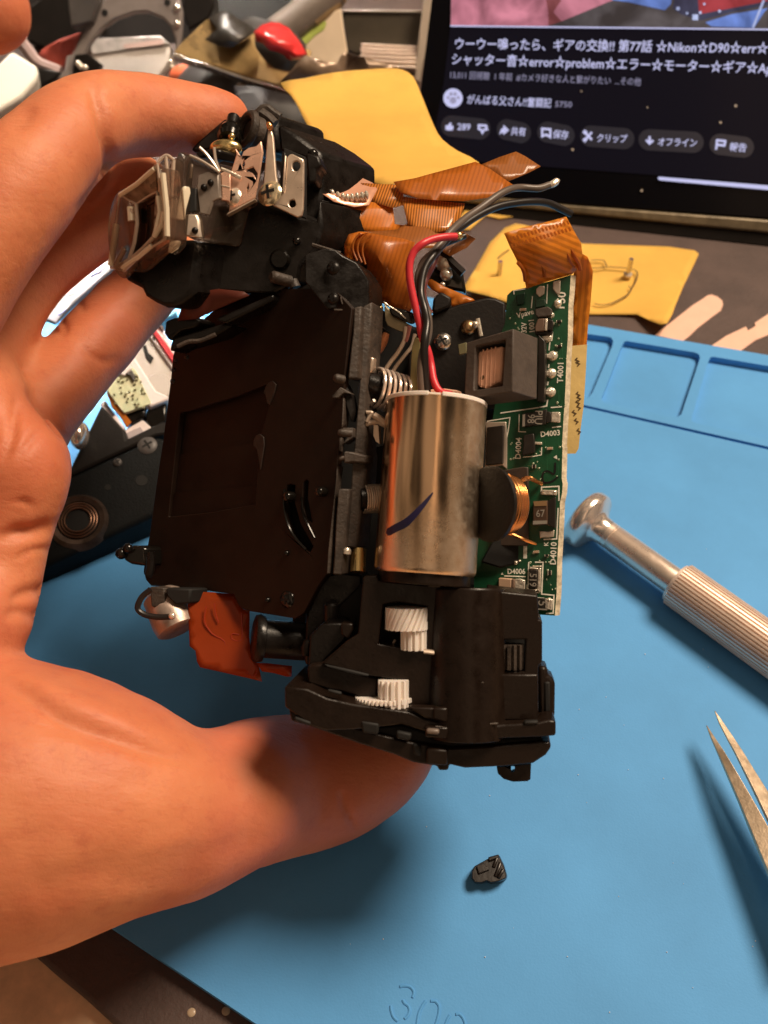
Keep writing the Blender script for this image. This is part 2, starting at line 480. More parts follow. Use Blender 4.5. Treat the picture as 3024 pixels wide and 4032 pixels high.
pat([(97, -300), (92, 128), (1659, 146), (2400, 154), (2400, -300)], 0)
pat([(100, -290), (94, 126), (380, 127), (575, 128), (640, 105), (870, 10), (900, 0), (960, -60), (960, -290)], 1, .00034)
pat([(575, 128), (575, 60), (560, -20), (600, -60), (640, 0), (600, 60), (640, 105)], 5, .00038)
pat([(890, 0), (970, 10), (1150, 50), (1180, 20), (1190, -60), (900, -60)], 2, .00038)
pat([(1190, 40), (1230, 70), (1330, 100), (1480, 60), (1659, 25), (1700, -40), (1200, -40)], 3, .00038)
pat([(1310, -40), (1320, 70), (1480, 40), (1659, 5), (1700, -40)], 4, .00042)
pat([(1350, 110), (1480, 70), (1659, 40), (1640, 60), (1590, 138), (1380, 130)], 2, .00042)
pat([(1632, 0), (1645, 0), (1590, 138), (1578, 138)], 6, .00046)
for x, y, s in ((1215, 42, 8), (1260, 65, 5), (1300, 85, 14), (1345, 20, 5), (1420, 55, 6), (1325, 62, 6)):
    pat([(x - s, y - s), (x + s, y - s), (x + s, y + s), (x - s, y + s)], 6, .00048)
def EM(n_, c, s=1):
    m = mat(n_, (.01, .01, .01), .3, emit=c, estr=s); n = m.node_tree.nodes; l = m.node_tree.links
    t = n.new('ShaderNodeTexCoord'); z = n.new('ShaderNodeTexNoise'); z.inputs['Scale'].default_value = 95; z.inputs['Detail'].default_value = 4; z.inputs['Distortion'].default_value = .6
    l.new(t.outputs['Object'], z.inputs['Vector']); r = n.new('ShaderNodeValToRGB'); r.color_ramp.elements[0].position = .36; r.color_ramp.elements[1].position = .66
    r.color_ramp.elements[0].color = (*[k * .55 for k in c], 1); r.color_ramp.elements[1].color = (*[min(1, k * 1.35 + .03) for k in c], 1)
    l.new(z.outputs['Fac'], r.inputs['Fac']); l.new(r.outputs['Color'], n['Principled BSDF'].inputs['Emission Color']); return m
add('video_picture', bm, [EM('vid_grey', (.055, .045, .05)), EM('vid_hand', (.50, .16, .22)), EM('vid_blue', (.12, .22, .62)), EM('vid_navy', (.015, .018, .06)),
    EM('vid_red', (.28, .008, .02)), EM('vid_hand_shade', (.24, .05, .06)), EM('vid_light', (.42, .48, .85))], parent=scr, smooth=0)
bm = BM(); prism(bm, onscr([(92, 124), (1659, 142), (2400, 152), (2400, 158), (1659, 149), (92, 131)], .0005), -un * .00005)
prism(bm, onscr([(1120, 872), (1659, 915), (2200, 960), (2200, 978), (1659, 937), (1125, 889), (1115, 882)], .0005), -un * .00005)
add('progress_line', bm, M_txt, parent=scr, smooth=0)
def line(bm, s, a, b, size_px, mi=0, bold=0.0, fit=True, shear=0.0):
    """writing from a to b (photo pixels), scaled to fill that length"""
    p = TP.at(*a, .0004); q = TP.at(*b, .0004); xd = (q - p).normalized(); yd = un.cross(xd)
    h = (TP.at(a[0], a[1] - size_px, .0004) - p).length
    t = BM(); wd = text_faces(t, s, (0, 0, 0), (1, 0, 0), (0, 1, 0), 1.0, bold=bold, shear=shear)
    k = (q - p).length / wd if fit else h
    vs = {}
    for v in t.verts: vs[v] = bm.verts.new(p + xd * v.co.x * k + yd * v.co.y * (h if fit else k))
    for f in t.faces:
        try: bm.faces.new([vs[v] for v in f.verts]).material_index = mi
        except ValueError: pass
    t.free()
bm = BM()
line(bm, 'ウーウー鳴ったら、ギアの交換!! 第77話 ☆Nikon☆D90☆err☆', Z1('C', 108, 238), Z1('C', 1659, 262), 50, bold=.012)
line(bm, 'シャッター音☆error☆problem☆エラー☆モーター☆ギア☆Aperture', Z1('C', 94, 314), Z1('C', 1830, 366), 50, bold=.012)
add('title_lettering', bm, M_txt, parent=scr, smooth=0)
bm = BM()
line(bm, '13,011 回視聴  1 年前  #カメラ好きな人と繋がりたい  ...その他', Z1('C', 84, 384), Z1('C', 1030, 420), 34)
add('caption_lettering', bm, M_txt2, parent=scr, smooth=0)
bm = BM(); line(bm, 'がんばる父さん!!奮闘記', Z1('C', 172, 508), Z1('C', 588, 528), 40, bold=.01); add('channel_lettering', bm, M_txt, parent=scr, smooth=0)
bm = BM(); line(bm, '5750', Z1('C', 606, 527), Z1('C', 690, 530), 32); add('count_lettering', bm, M_txt2, parent=scr, smooth=0)
def disc(bm, x, y, r, off, mi=0, asp=1.0, seg=32):
    bm.faces.new([bm.verts.new(TP.at(x + math.cos(-k / seg * 2 * math.pi) * r, y + math.sin(-k / seg * 2 * math.pi) * r * asp, off)) for k in range(seg)]).material_index = mi
bm = BM(); x, y = Z1('C', 105, 484); disc(bm, x, y, 38, .0004, 0)
for dx, dy, r in ((-19, -2, 6), (-8, -16, 7), (8, -16, 7), (20, -2, 6), (0, 9, 13)): disc(bm, x + dx, y + dy, r, .0005, 1)
add('profile_badge', bm, [M_txt, M_txt2], parent=scr, smooth=0)
pills = [((45, 622), (290, 636), 'P', '289'), ((320, 640), (490, 655), '', '共有'), ((520, 652), (705, 668), '', '保存'), ((732, 672), (1000, 684), '', 'クリップ'),
         ((1020, 690), (1342, 702), '', 'オフライン'), ((1370, 712), (1590, 726), '', '報告')]
tx = [((125, 640), (190, 642)), ((388, 663), (462, 668)), ((596, 678), (672, 684)), ((812, 697), (962, 702)), ((1112, 716), (1306, 722)), ((1466, 740), (1550, 746))]
for (a, b, _, s), (ta, tb) in zip(pills, tx):
    ax, ay = Z1('C', *a); bx, by = Z1('C', *b); hh = 42
    bm = BM(); pts = []
    for k in range(13):
        t = math.pi / 2 + math.pi * k / 12; pts.append((ax + hh + math.cos(t) * hh, ay - math.sin(t) * hh))
    for k in range(13):
        t = -math.pi / 2 + math.pi * k / 12; pts.append((bx - hh + math.cos(t) * hh, by - math.sin(t) * hh))
    prism(bm, tp(pts, .00032), -un * .00005)
    add('pill_button', bm, M_pill, parent=scr, smooth=0)
    bm = BM(); line(bm, s, Z1('C', *ta), Z1('C', *tb), 36, bold=.012); add('button_lettering', bm, M_txt, parent=scr, smooth=0)
bm = BM()
def st(pts, wd=5, closed=False): strip(bm, [TP.at(x, y, .0004) for x, y in Z('C', *pts)], wd * .000125, un, closed=closed)
def sp(pts): prism(bm, tp(Z('C', *pts), .0004), -un * .00004)
sp([(68, 618), (80, 618), (90, 604), (98, 608), (96, 620), (108, 622), (104, 642), (84, 644), (68, 640)])
st([(232, 618), (268, 620), (272, 638), (258, 640), (250, 655), (244, 640), (232, 636)], closed=True)
st([(340, 655), (346, 640), (358, 636), (358, 626), (374, 642), (358, 656), (358, 646), (346, 650)], closed=True)
st([(545, 635), (585, 638), (585, 676), (565, 664), (545, 672)], closed=True)
st([(755, 652), (790, 690)]); st([(790, 652), (757, 690)])
for x, y in ((756, 652), (756, 690)): st([(x - 7, y), (x, y - 7), (x + 7, y), (x, y + 7)], 4, True)
st([(1075, 672), (1075, 706)]); st([(1058, 690), (1075, 708), (1093, 692)])
st([(1403, 738), (1408, 692), (1448, 696), (1444, 718), (1408, 714)])
add('button_icon', bm, M_txt, parent=scr, smooth=0)
bm = BM()
for x, y, r in ((1500, 522, 9), (1425, 604, 8), (1036, 940, 8), (695, 738, 8), (738, 450, 5), (1064, 530, 5)): disc(bm, *Z1('C', x, y), r * .6, .0004)
add('dust_fleck', bm, mat('fleck', (.6, .55, .5), .8), parent=tab, smooth=0)
# ================================================================== the hand (one continuous skin)
def skin_material():
    m = bpy.data.materials.new('skin'); m.use_nodes = True
    n = m.node_tree.nodes; l = m.node_tree.links; b = n['Principled BSDF']
    t = n.new('ShaderNodeTexCoord')
    def nz(scale, det, rough=.6):
        z = n.new('ShaderNodeTexNoise'); z.inputs['Scale'].default_value = scale; z.inputs['Detail'].default_value = det; z.inputs['Roughness'].default_value = rough
        l.new(t.outputs['Object'], z.inputs['Vector']); return z
    z1 = nz(45, 5); r = n.new('ShaderNodeValToRGB')
    r.color_ramp.elements[0].position = .35; r.color_ramp.elements[0].color = (.56, .165, .075, 1)
    r.color_ramp.elements[1].position = .65; r.color_ramp.elements[1].color = (.67, .250, .118, 1)
    l.new(z1.outputs['Fac'], r.inputs['Fac'])
    z3 = nz(19, 3); z4 = nz(330, 4, .75); mx = n.new('ShaderNodeMix'); mx.data_type = 'RGBA'; mr3 = n.new('ShaderNodeMapRange')
    mr3.inputs['From Min'].default_value = .46; mr3.inputs['From Max'].default_value = .68; mr3.inputs['To Max'].default_value = .75
    l.new(z3.outputs['Fac'], mr3.inputs['Value']); l.new(mr3.outputs['Result'], mx.inputs['Factor'])
    l.new(r.outputs['Color'], mx.inputs['A']); mx.inputs['B'].default_value = (.53, .135, .080, 1)
    m2x = n.new('ShaderNodeMix'); m2x.data_type = 'RGBA'; mr4 = n.new('ShaderNodeMapRange')
    mr4.inputs['From Min'].default_value = .52; mr4.inputs['From Max'].default_value = .72; mr4.inputs['To Max'].default_value = .40
    l.new(z4.outputs['Fac'], mr4.inputs['Value']); l.new(mr4.outputs['Result'], m2x.inputs['Factor'])
    l.new(mx.outputs['Result'], m2x.inputs['A']); m2x.inputs['B'].default_value = (.46, .11, .062, 1)
    l.new(m2x.outputs['Result'], b.inputs['Base Color'])
    b.inputs['Roughness'].default_value = .52; b.inputs['Specular IOR Level'].default_value = .35
    b.inputs['Subsurface Weight'].default_value = .35; b.inputs['Subsurface Scale'].default_value = .0035
    b.inputs['Subsurface Radius'].default_value = (1, .32, .16)
    z2 = nz(420, 5, .7); v = n.new('ShaderNodeTexVoronoi'); v.feature = 'DISTANCE_TO_EDGE'; v.inputs['Scale'].default_value = 1900
    mp = n.new('ShaderNodeMapping'); mp.inputs['Scale'].default_value = (1, .45, .8); mp.inputs['Rotation'].default_value = (.3, .2, .5)
    l.new(t.outputs['Object'], mp.inputs['Vector']); l.new(mp.outputs['Vector'], v.inputs['Vector'])
    mr = n.new('ShaderNodeMapRange'); mr.inputs['From Max'].default_value = .12; l.new(v.outputs['Distance'], mr.inputs['Value'])
    ad = n.new('ShaderNodeMath'); ad.operation = 'MULTIPLY_ADD'; ad.inputs[1].default_value = .45
    l.new(mr.outputs['Result'], ad.inputs[0]); l.new(z2.outputs['Fac'], ad.inputs[2])
    bp = n.new('ShaderNodeBump'); bp.inputs['Strength'].default_value = .11; bp.inputs['Distance'].default_value = .0004
    l.new(ad.outputs['Value'], bp.inputs['Height']); # fine stretched wrinkles
    mw = n.new('ShaderNodeMapping'); mw.inputs['Rotation'].default_value = (.2, -.5, .75); mw.inputs['Scale'].default_value = (260, 1500, 900)
    zw = n.new('ShaderNodeTexNoise'); zw.inputs['Scale'].default_value = 1; zw.inputs['Detail'].default_value = 4
    l.new(t.outputs['Object'], mw.inputs['Vector']); l.new(mw.outputs['Vector'], zw.inputs['Vector'])
    b2 = n.new('ShaderNodeBump'); b2.inputs['Strength'].default_value = .24; b2.inputs['Distance'].default_value = .0004
    l.new(zw.outputs['Fac'], b2.inputs['Height']); l.new(bp.outputs['Normal'], b2.inputs['Normal']); l.new(b2.outputs['Normal'], b.inputs['Normal'])
    return m
M_skin = skin_material()
DK = 1.8228   # hand chains are measured on a picture 1659 wide
def chain(bm, pts, squash=1.0):
    """pts: (px, py, radius in the same pixels, z mm)"""
    c = spline([Vector(p) for p in pts], 7)
    for p in c:
        d = D0 - p.w / 1000
        r = p.z * DK * d * TAN / 2016
        res = bmesh.ops.create_icosphere(bm, subdivisions=3, radius=r)
        o = V(p.x * DK, p.y * DK, p.w)
        for v in res['verts']: v.co = o + v.co
hb = BM()
# index finger over the top of the module
chain(hb, [(-150, 660, 150, 17), (-60, 530, 136, 17), (30, 418, 126, 15), (110, 332, 112, 11), (182, 268, 102, 6), (250, 249, 92, 1), (330, 251, 86, -4), (415, 256, 76, -8), (478, 256, 60, -10), (500, 256, 44, -12)])
# middle finger, in shade behind the eyepiece
chain(hb, [(-110, 800, 150, -2), (-30, 690, 112, -6), (40, 590, 100, -9), (130, 510, 98, -12), (215, 455, 92, -15), (300, 415, 80, -19)])
# ring finger reaching up behind the finder
chain(hb, [(-20, 1010, 120, 2), (70, 900, 96, -7), (150, 808, 86, -13), (225, 720, 82, -19), (295, 645, 76, -25), (375, 560, 64, -32)])
# palm edge and heel
chain(hb, [(-160, 780, 170, 4), (-20, 960, 128, 4), (38, 1010, 116, 6), (20, 1090, 108, 6), (0, 1190, 100, 6), (-12, 1262, 100, 7), (-60, 1330, 128, 10)])
chain(hb, [(-250, 700, 200, 6), (-240, 1000, 220, 4), (-240, 1300, 240, 8), (-260, 1560, 300, 14)])
# thumb: ball, two joints, tip under the gearbox
chain(hb, [(-330, 1800, 360, 13), (-150, 1745, 345, 13), (10, 1745, 318, 14), (125, 1738, 282, 14), (240, 1744, 238, 13), (340, 1757, 200, 10), (430, 1748, 173, 6), (505, 1724, 158, 3),
           (580, 1702, 156, -5), (660, 1690, 148, -9), (735, 1672, 136, -11), (800, 1650, 115, -12), (850, 1622, 91, -12), (884, 1600, 69, -12)])
# raised fingertip of the same hand close to the lens at the corner
chain(hb, [(-250, 700, 180, 8), (-390, 380, 150, 12), (-450, 80, 135, 18), (-340, -20, 126, 26), (-220, 0, 118, 34), (-110, 14, 108, 41), (-28, 20, 96, 44)])
me = bpy.data.meshes.new('h'); hb.to_mesh(me); hb.free()
ho = bpy.data.objects.new('h', me); COL.objects.link(ho)
rm = ho.modifiers.new('r', 'REMESH'); rm.mode = 'VOXEL'; rm.voxel_size = .00065
sm = ho.modifiers.new('s', 'SMOOTH'); sm.factor = .5; sm.iterations = 48
dg = bpy.context.evaluated_depsgraph_get()
m2 = bpy.data.meshes.new_from_object(ho.evaluated_get(dg))
bpy.data.objects.remove(ho); bpy.data.meshes.remove(me)
nv = len(m2.vertices)
co = np.empty(nv * 3); m2.vertices.foreach_get('co', co); co = co.reshape(-1, 3)
no = np.empty(nv * 3); m2.vertices.foreach_get('normal', no); no = no.reshape(-1, 3)
Rm = np.array(RC); q = (co - np.array(CAM)) @ Rm
dep = -q[:, 2]; PX = q[:, 0] / dep / TAN * 2016 + 1512; PY = -q[:, 1] / dep / TAN * 2016 + 2016
facing = ((no * (np.array(CAM) - co)).sum(1) > 0)
disp = np.zeros(nv)
def crease(pts, width, depth):
    """a fold pressed into the skin along pts (photo pixels); width px, depth mm"""
    global disp
    c = [(v.x, v.y) for v in spline([Vector(p) for p in pts], 6)]
    best = np.full(nv, 1e9); par = np.zeros(nv); m_ = len(c) - 1
    for ii, ((ax, ay), (bx, by)) in enumerate(zip(c[:-1], c[1:])):
        dx, dy = bx - ax, by - ay; L2 = dx * dx + dy * dy + 1e-6
        t = np.clip(((PX - ax) * dx + (PY - ay) * dy) / L2, 0, 1)
        dd = np.hypot(PX - ax - t * dx, PY - ay - t * dy); cl = dd < best; best = np.where(cl, dd, best); par = np.where(cl, (ii + t) / m_, par)
    disp += np.where(facing, -depth / 1000 * np.exp(-(best / width) ** 2) * (.25 + .75 * np.sin(np.pi * np.clip(par, 0, 1)) ** .6), 0)
crease(Z('A', (545, 520), (570, 600), (600, 690), (625, 800), (650, 900), (650, 1010), (600, 1120), (480, 1240)), 24, 1.2)
crease(Z('A', (620, 560), (660, 590), (700, 610)), 14, .15)
crease(Z('L', (-20, 150), (100, 222), (200, 288), (300, 333), (430, 378), (560, 425), (700, 450)), 30, 1.1)
crease(Z('L', (-20, 95), (110, 165), (215, 228), (320, 278), (450, 325), (560, 360)), 60, -.9)
crease(Z('L', (60, 262), (170, 330), (300, 372), (390, 420)), 18, .3)
crease(Z('L', (1243, 570), (1250, 620), (1268, 660), (1288, 705)), 12, .7)
crease(Z('L', (120, 930), (320, 870), (520, 900), (760, 880)), 60, .5)
crease(Z('L', (330, 800), (560, 830), (760, 800), (960, 720)), 60, .4)
crease(Z('E', (420, 600), (470, 650), (540, 680), (590, 660)), 16, .45)
crease(Z('E', (380, 340), (415, 390), (440, 430)), 12, .5)
crease(Z('E', (300, 440), (330, 500), (335, 540)), 12, .6)
crease(Z('E', (260, 540), (290, 520), (320, 560)), 10, .5)
crease(Z('E', (150, 830), (200, 900), (270, 985), (340, 1080)), 16, 1.0)
crease(Z('E', (85, 860), (75, 980), (60, 1080), (20, 1190)), 18, .7)
crease(Z('E', (210, 1020), (150, 1100), (95, 1170)), 14, .3)
crease(Z('E', (-10, 1590), (90, 1560), (170, 1555), (260, 1520)), 30, 1.4)
crease(Z('E', (60, 1400), (130, 1400), (170, 1430)), 12, .4)
crease(Z('E', (90, 1690), (160, 1650), (255, 1640)), 14, .5)
crease(Z('E', (60, 1900), (130, 1870), (240, 1850)), 26, 1.0)
crease(Z('E', (40, 1990), (100, 1960), (190, 1990)), 24, .8)
crease(Z('A', (60, 760), (150, 700), (180, 620)), 40, .5)
# soft uneven flesh
for i in range(nv):
    p = Vector(co[i]); disp[i] += .00028 * mnoise.noise(p * 110) + .0001 * mnoise.noise(p * 330)
co = co + no * disp[:, None]
m2.vertices.foreach_set('co', co.ravel()); m2.update()
m2.name = 'person'; m2.materials.append(M_skin); m2.shade_smooth()
person = bpy.data.objects.new('person', m2); COL.objects.link(person)
person['label'] = 'bare left hand gripping the dismantled camera module from the left, thumb underneath'
person['category'] = 'person'
ZOFF = 3.0   # the module sits a little nearer the lens than the fingers
# ================================================================== the dismantled camera module
M_blade = mat('shutter_black', (.016, .0085, .0055), .46, var=.2, vscale=260, rvar=.08, bump=.05, bscale=1500, spec=.22)
M_frame = mat('worn_grey_black', (.050, .037, .029), .55, var=.45, vscale=350, bump=.35, bscale=1800)
M_gbox = mat('gearbox_black', (.0115, .0066, .0044), .34, var=.22, vscale=420, rvar=.12, bump=.10, bscale=1600, spec=.26)
M_copper = mat('copper_wire', (.85, .38, .14), .25, 1)
M_winding = mat('winding_tape', (.80, .45, .30), .45, var=.12, vscale=300, bump=.2, bscale=700)
M_core = mat('ferrite', (.075, .058, .048), .6, var=.18, vscale=400, bump=.2, bscale=1600)
M_silk = mat('silk_white', (.92, .90, .80), .6)
M_chip = mat('chip_black', (.020, .016, .013), .38, var=.2, vscale=500)
M_chiptext = mat('chip_mark', (.30, .27, .23), .6)
M_ceram = mat('ceramic_tan', (.50, .33, .22), .5, var=.08)
M_ceramd = mat('ceramic_brown', (.16, .10, .07), .5)
M_edge = mat('fibreglass_edge', (.60, .52, .38), .7, var=.35, vscale=700, bump=.8, bscale=900)
M_wire_r = mat('red_insulation', (.62, .035, .05), .38, bump=.1, bscale=900)
M_wire_k = mat('black_insulation', (.014, .011, .010), .33)
M_wire_g = mat('grey_insulation', (.11, .085, .07), .4)
M_tan = mat('masking_tape', (.66, .47, .17), .6, var=.15, vscale=150, bump=.2, bscale=700)
M_peach = mat('peach_metal', (.80, .50, .37), .28, .55, var=.1, vscale=200, rvar=.08)
M_tin = mat('tin_plate', (.60, .48, .38), .34, .65, var=.15, vscale=250, rvar=.1)

def pcb_green():
    m = mat('solder_mask', (.010, .075, .032), .32, var=.25, vscale=130, coat=.35)
    n = m.node_tree.nodes; l = m.node_tree.links; b = n['Principled BSDF']
    t = n.new('ShaderNodeTexCoord'); v = n.new('ShaderNodeTexVoronoi'); v.inputs['Scale'].default_value = 520; v.distance = 'CHEBYCHEV'
    l.new(t.outputs['Object'], v.inputs['Vector'])
    bp = n.new('ShaderNodeBump'); bp.inputs['Strength'].default_value = .25; bp.inputs['Distance'].default_value = .0002
    l.new(v.outputs['Distance'], bp.inputs['Height']); l.new(bp.outputs['Normal'], b.inputs['Normal'])
    return m
M_pcb = pcb_green()
def motor_can():
    m = bpy.data.materials.new('galvanised_can'); m.use_nodes = True
    n = m.node_tree.nodes; l = m.node_tree.links; b = n['Principled BSDF']
    b.inputs['Metallic'].default_value = 1
    t = n.new('ShaderNodeTexCoord'); z = n.new('ShaderNodeTexNoise'); z.inputs['Scale'].default_value = 750; z.inputs['Detail'].default_value = 7; z.inputs['Roughness'].default_value = .75
    l.new(t.outputs['Object'], z.inputs['Vector'])
    g = n.new('ShaderNodeTexNoise'); g.inputs['Scale'].default_value = 75; g.inputs['Detail'].default_value = 3
    mp = n.new('ShaderNodeMapping'); mp.inputs['Scale'].default_value = (1.6, .25, .25); l.new(t.outputs['Object'], mp.inputs['Vector']); l.new(mp.outputs['Vector'], g.inputs['Vector'])
    r = n.new('ShaderNodeMapRange'); r.inputs['From Min'].default_value = .52; r.inputs['From Max'].default_value = .66; l.new(g.outputs['Fac'], r.inputs['Value'])
    mu = n.new('ShaderNodeMath'); mu.operation = 'MULTIPLY'; l.new(z.outputs['Fac'], mu.inputs[0]); l.new(r.outputs['Result'], mu.inputs[1])
    c = n.new('ShaderNodeValToRGB'); c.color_ramp.elements[0].position = .1; c.color_ramp.elements[0].color = (.74, .51, .32, 1)
    c.color_ramp.elements[1].position = .62; c.color_ramp.elements[1].color = (.92, .77, .61, 1)
    l.new(mu.outputs['Value'], c.inputs['Fac']); l.new(c.outputs['Color'], b.inputs['Base Color'])
    rr = n.new('ShaderNodeMapRange'); rr.inputs['To Min'].default_value = .17; rr.inputs['To Max'].default_value = .58; l.new(mu.outputs['Value'], rr.inputs['Value'])
    l.new(rr.outputs['Result'], b.inputs['Roughness'])
    bp = n.new('ShaderNodeBump'); bp.inputs['Strength'].default_value = .35; bp.inputs['Distance'].default_value = .0003
    l.new(mu.outputs['Value'], bp.inputs['Height']); l.new(bp.outputs['Normal'], b.inputs['Normal'])
    return m
M_can = motor_can()
def kapton(name, col, stripes=0, dark=.35, rough=.22, tl=.35, duty=.5):
    m = mat(name, col, rough, var=.14, vscale=140, coat=.15, translucent=tl, bump=.04, bscale=300)
    if stripes:
        n = m.node_tree.nodes; l = m.node_tree.links; b = n['Principled BSDF']
        uv = n.new('ShaderNodeUVMap'); wv = n.new('ShaderNodeTexWave'); wv.inputs['Scale'].default_value = stripes; wv.inputs['Distortion'].default_value = .6
        wv.inputs['Detail Scale'].default_value = 2
        l.new(uv.outputs['UV'], wv.inputs['Vector'])
        rp = n.new('ShaderNodeValToRGB'); rp.color_ramp.elements[0].position = duty - .12; rp.color_ramp.elements[1].position = duty + .12
        rp.color_ramp.elements[0].color = (*[c * dark for c in col], 1); rp.color_ramp.elements[1].color = (*col, 1)
        l.new(wv.outputs['Fac'], rp.inputs['Fac'])
        for k in list(b.inputs['Base Color'].links): l.remove(k)
        l.new(rp.outputs['Color'], b.inputs['Base Color'])
    return m
M_k1 = kapton('kapton_orange', (.78, .27, .03), stripes=22, dark=.80, duty=.3, rough=.32, tl=.45)
M_k2 = kapton('kapton_dark', (.58, .175, .022), stripes=19, dark=.78, duty=.35, rough=.32, tl=.4)
M_k3 = kapton('kapton_brown', (.42, .145, .032), stripes=24, dark=.82, duty=.35, rough=.32, tl=.35)
M_ks = kapton('kapton_traces', (.80, .31, .06), stripes=30, dark=.35)
M_kr = kapton('kapton_legs', (.82, .31, .03), stripes=13, dark=.68, rough=.32, tl=.4)
M_kred = kapton('kapton_red', (.44, .066, .012), tl=.5)
M_kpk = mat('silvered_film', (.82, .42, .28), .3, .35, var=.12, vscale=300, coat=.3)

cm = thing('camera_module', 'dismantled black camera mirror box with motor, green circuit board and viewfinder, held up', 'camera module', V(1512, 2016, 0))
def part(name, bm, m, parent=cm, **k): return add(name, bm, m, parent=parent, **k)
PS = Plane(V(1000, 1700, 0), dirw((-.55, .02, .83)))     # shutter face
PSB = dirw((.55, -.02, -.83))                            # into it
PF = Plane(V(1330, 1700, 9), dirw((.22, .0, .97)))       # right hand side rails
PFB = dirw((.35, 0, -.94))
def pl(plane, k, pts, off=0): return [plane.at(x, y, off / 1000) for x, y in Z(k, *pts)]

# ---- dark inner body that fills the gaps
bm = BM()
prism(bm, [V(x, y, -9) for x, y in ((1330, 1200), (1450, 1190), (1640, 1290), (1720, 1230), (1960, 1190), (2060, 1300), (2120, 1700), (2120, 2350), (1900, 2420), (1500, 2560), (1150, 2480), (1150, 2300), (1250, 1900), (1300, 1500))], dirw((.1, 0, -1)) * .016)
part('inner_body', bm, M_hole, bevel=.5)

# ---- shutter
bm = BM()
outl = pl(PS, 'F', [(320, 430), (300, 500), (285, 660), (235, 1050), (190, 1350), (150, 1650), (118, 1830)]) + \
       pl(PS, 'J', [(190, 330), (205, 385), (240, 425), (480, 440), (780, 482), (805, 540), (830, 575), (885, 592), (1010, 612), (1180, 640), (1240, 600), (1330, 430), (1398, 335)]) + \
       pl(PS, 'F', [(1330, 1800), (1368, 1250), (1400, 1000), (1420, 640), (1470, 190), (1350, 60), (900, 60), (600, 170)])
win = pl(PS, 'F', [(347, 872), (420, 858), (700, 770), (905, 690), (940, 720), (915, 860), (862, 1060), (850, 1260), (835, 1470), (560, 1520), (270, 1552), (300, 1280), (330, 1000)])
slot1 = pl(PS, 'F', [(1045, 1345), (1070, 1335), (1098, 1345), (1092, 1450), (1130, 1590), (1215, 1740), (1195, 1785), (1150, 1755), (1085, 1680), (1038, 1560), (1030, 1430)])
slot2 = pl(PS, 'F', [(1152, 1325), (1170, 1305), (1186, 1320), (1178, 1430), (1212, 1590), (1180, 1575), (1142, 1470)])
prism(bm, outl, PSB * .0012, holes=[win, slot1, slot2])
part('shutter_plate', bm, M_blade, bevel=.12)
bm = BM(); prism(bm, pl(PS, 'F', [(330, 640), (1300, 560), (1310, 1800), (230, 1780)], -3.2), PSB * .002); part('shutter_backing', bm, M_hole)
for a, off in (([(330, 880), (930, 680), (960, 760), (880, 1130), (310, 1160)], -1.35), ([(330, 1143), (380, 1138), (600, 1108), (850, 1062), (880, 1300), (860, 1420), (300, 1440)], -.95), ([(310, 1395), (800, 1352), (860, 1340), (860, 1500), (560, 1540), (240, 1560)], -.60)):
    bm = BM(); prism(bm, pl(PS, 'F', a, off), PSB * .0002); part('shutter_blade', bm, M_blade)
bm = BM()
M_wear = mat('worn_blade', (.024, .0145, .0105), .5, var=.4, vscale=600)
for a in ([(925, 672), (950, 662), (973, 685), (965, 730), (930, 820), (912, 810), (905, 760), (890, 740), (905, 700)], [(840, 1020), (865, 1008), (892, 1030), (896, 1080), (885, 1150), (870, 1245), (860, 1180), (845, 1110), (822, 1085), (828, 1045)]):
    prism(bm, pl(PS, 'F', a, .25), PSB * .0003)
part('blade_rivet', bm, M_wear, bevel=.1)
bm = BM()
tube(bm, pl(PS, 'F', [(1030, 1370), (1027, 1480), (1055, 1610), (1110, 1700), (1170, 1765)], .05), .00022, 8)
tube(bm, pl(PS, 'F', [(1140, 1420), (1150, 1530), (1185, 1610), (1225, 1690)], .05), .0002, 8)
part('lever_guide', bm, M_blackgloss)
for x, y, r in ((1078, 1420, 1.0), (1288, 1388, .95)):
    bm = BM(); p = PS.at(*Z1('F', x, y)); lathe(bm, p, p - PSB * .0016, [(0, r * .0008), (.7, r * .0008), (.92, r * .0006), (1, .0002)], 20); part('pin', bm, M_blackgloss)
def cross_screw(name, p, n, r, m, h=.0006, parent=cm):
    bm = BM(); blob(bm, p, n, r, h, seg=24); u, v = perp(n); n = Vector(n).normalized()
    u, v = (u * .8 + v * .6).normalized(), (v * .8 - u * .6).normalized()
    for a, b in ((u, v), (v, u)):
        hexa(bm, p + n * h * .93 - a * r * .55 - b * r * .11, a * r * 1.1, b * r * .22, n * h * .12, mi=1)
    return part(name, bm, [m, M_hole], parent=parent)
for x, y, r in ((1128, 515, 1.35), (1130, 212, .45), (1005, 517, .45)):
    cross_screw('screw', PS.at(*Z1('J', x, y)), -PSB, r * .001, M_blackgloss)
# top ledge of the shutter (red film over a lip, its shade put into the colour)
bm = BM(); film(bm, [(x, y, z) for x, y, z in Z('F', (330, 270, 2), (370, 140, 3), (470, 80, 4), (600, 62, 5), (760, 80, 6), (800, 105, 6), (600, 190, 4), (450, 260, 3))], V, 60); part('red_film', bm, mat('shaded_red_film', (.085, .014, .006), .5), solid=.1)
bm = BM()
for a, z in (([(250, 270), (300, 250), (420, 235), (480, 270), (430, 310), (340, 330), (270, 400), (240, 350)], 2), ([(300, 380), (640, 280), (690, 300), (560, 370), (320, 440), (270, 470)], 1.5)):
    prism(bm, [V(x, y, z) for x, y in Z('F', *a)], PSB * .004)
prism(bm, [V(x, y, 3.5) for x, y in Z('F', (560, 260), (950, 90), (960, 130), (640, 290))], PSB * .003)
part('ledge', bm, M_black, bevel=.35)
bm = BM(); tube(bm, [V(x, y, 4) for x, y in Z('F', (330, 440), (400, 408), (480, 400), (580, 360))], .00035, 8); part('film_edge', bm, M_frame)
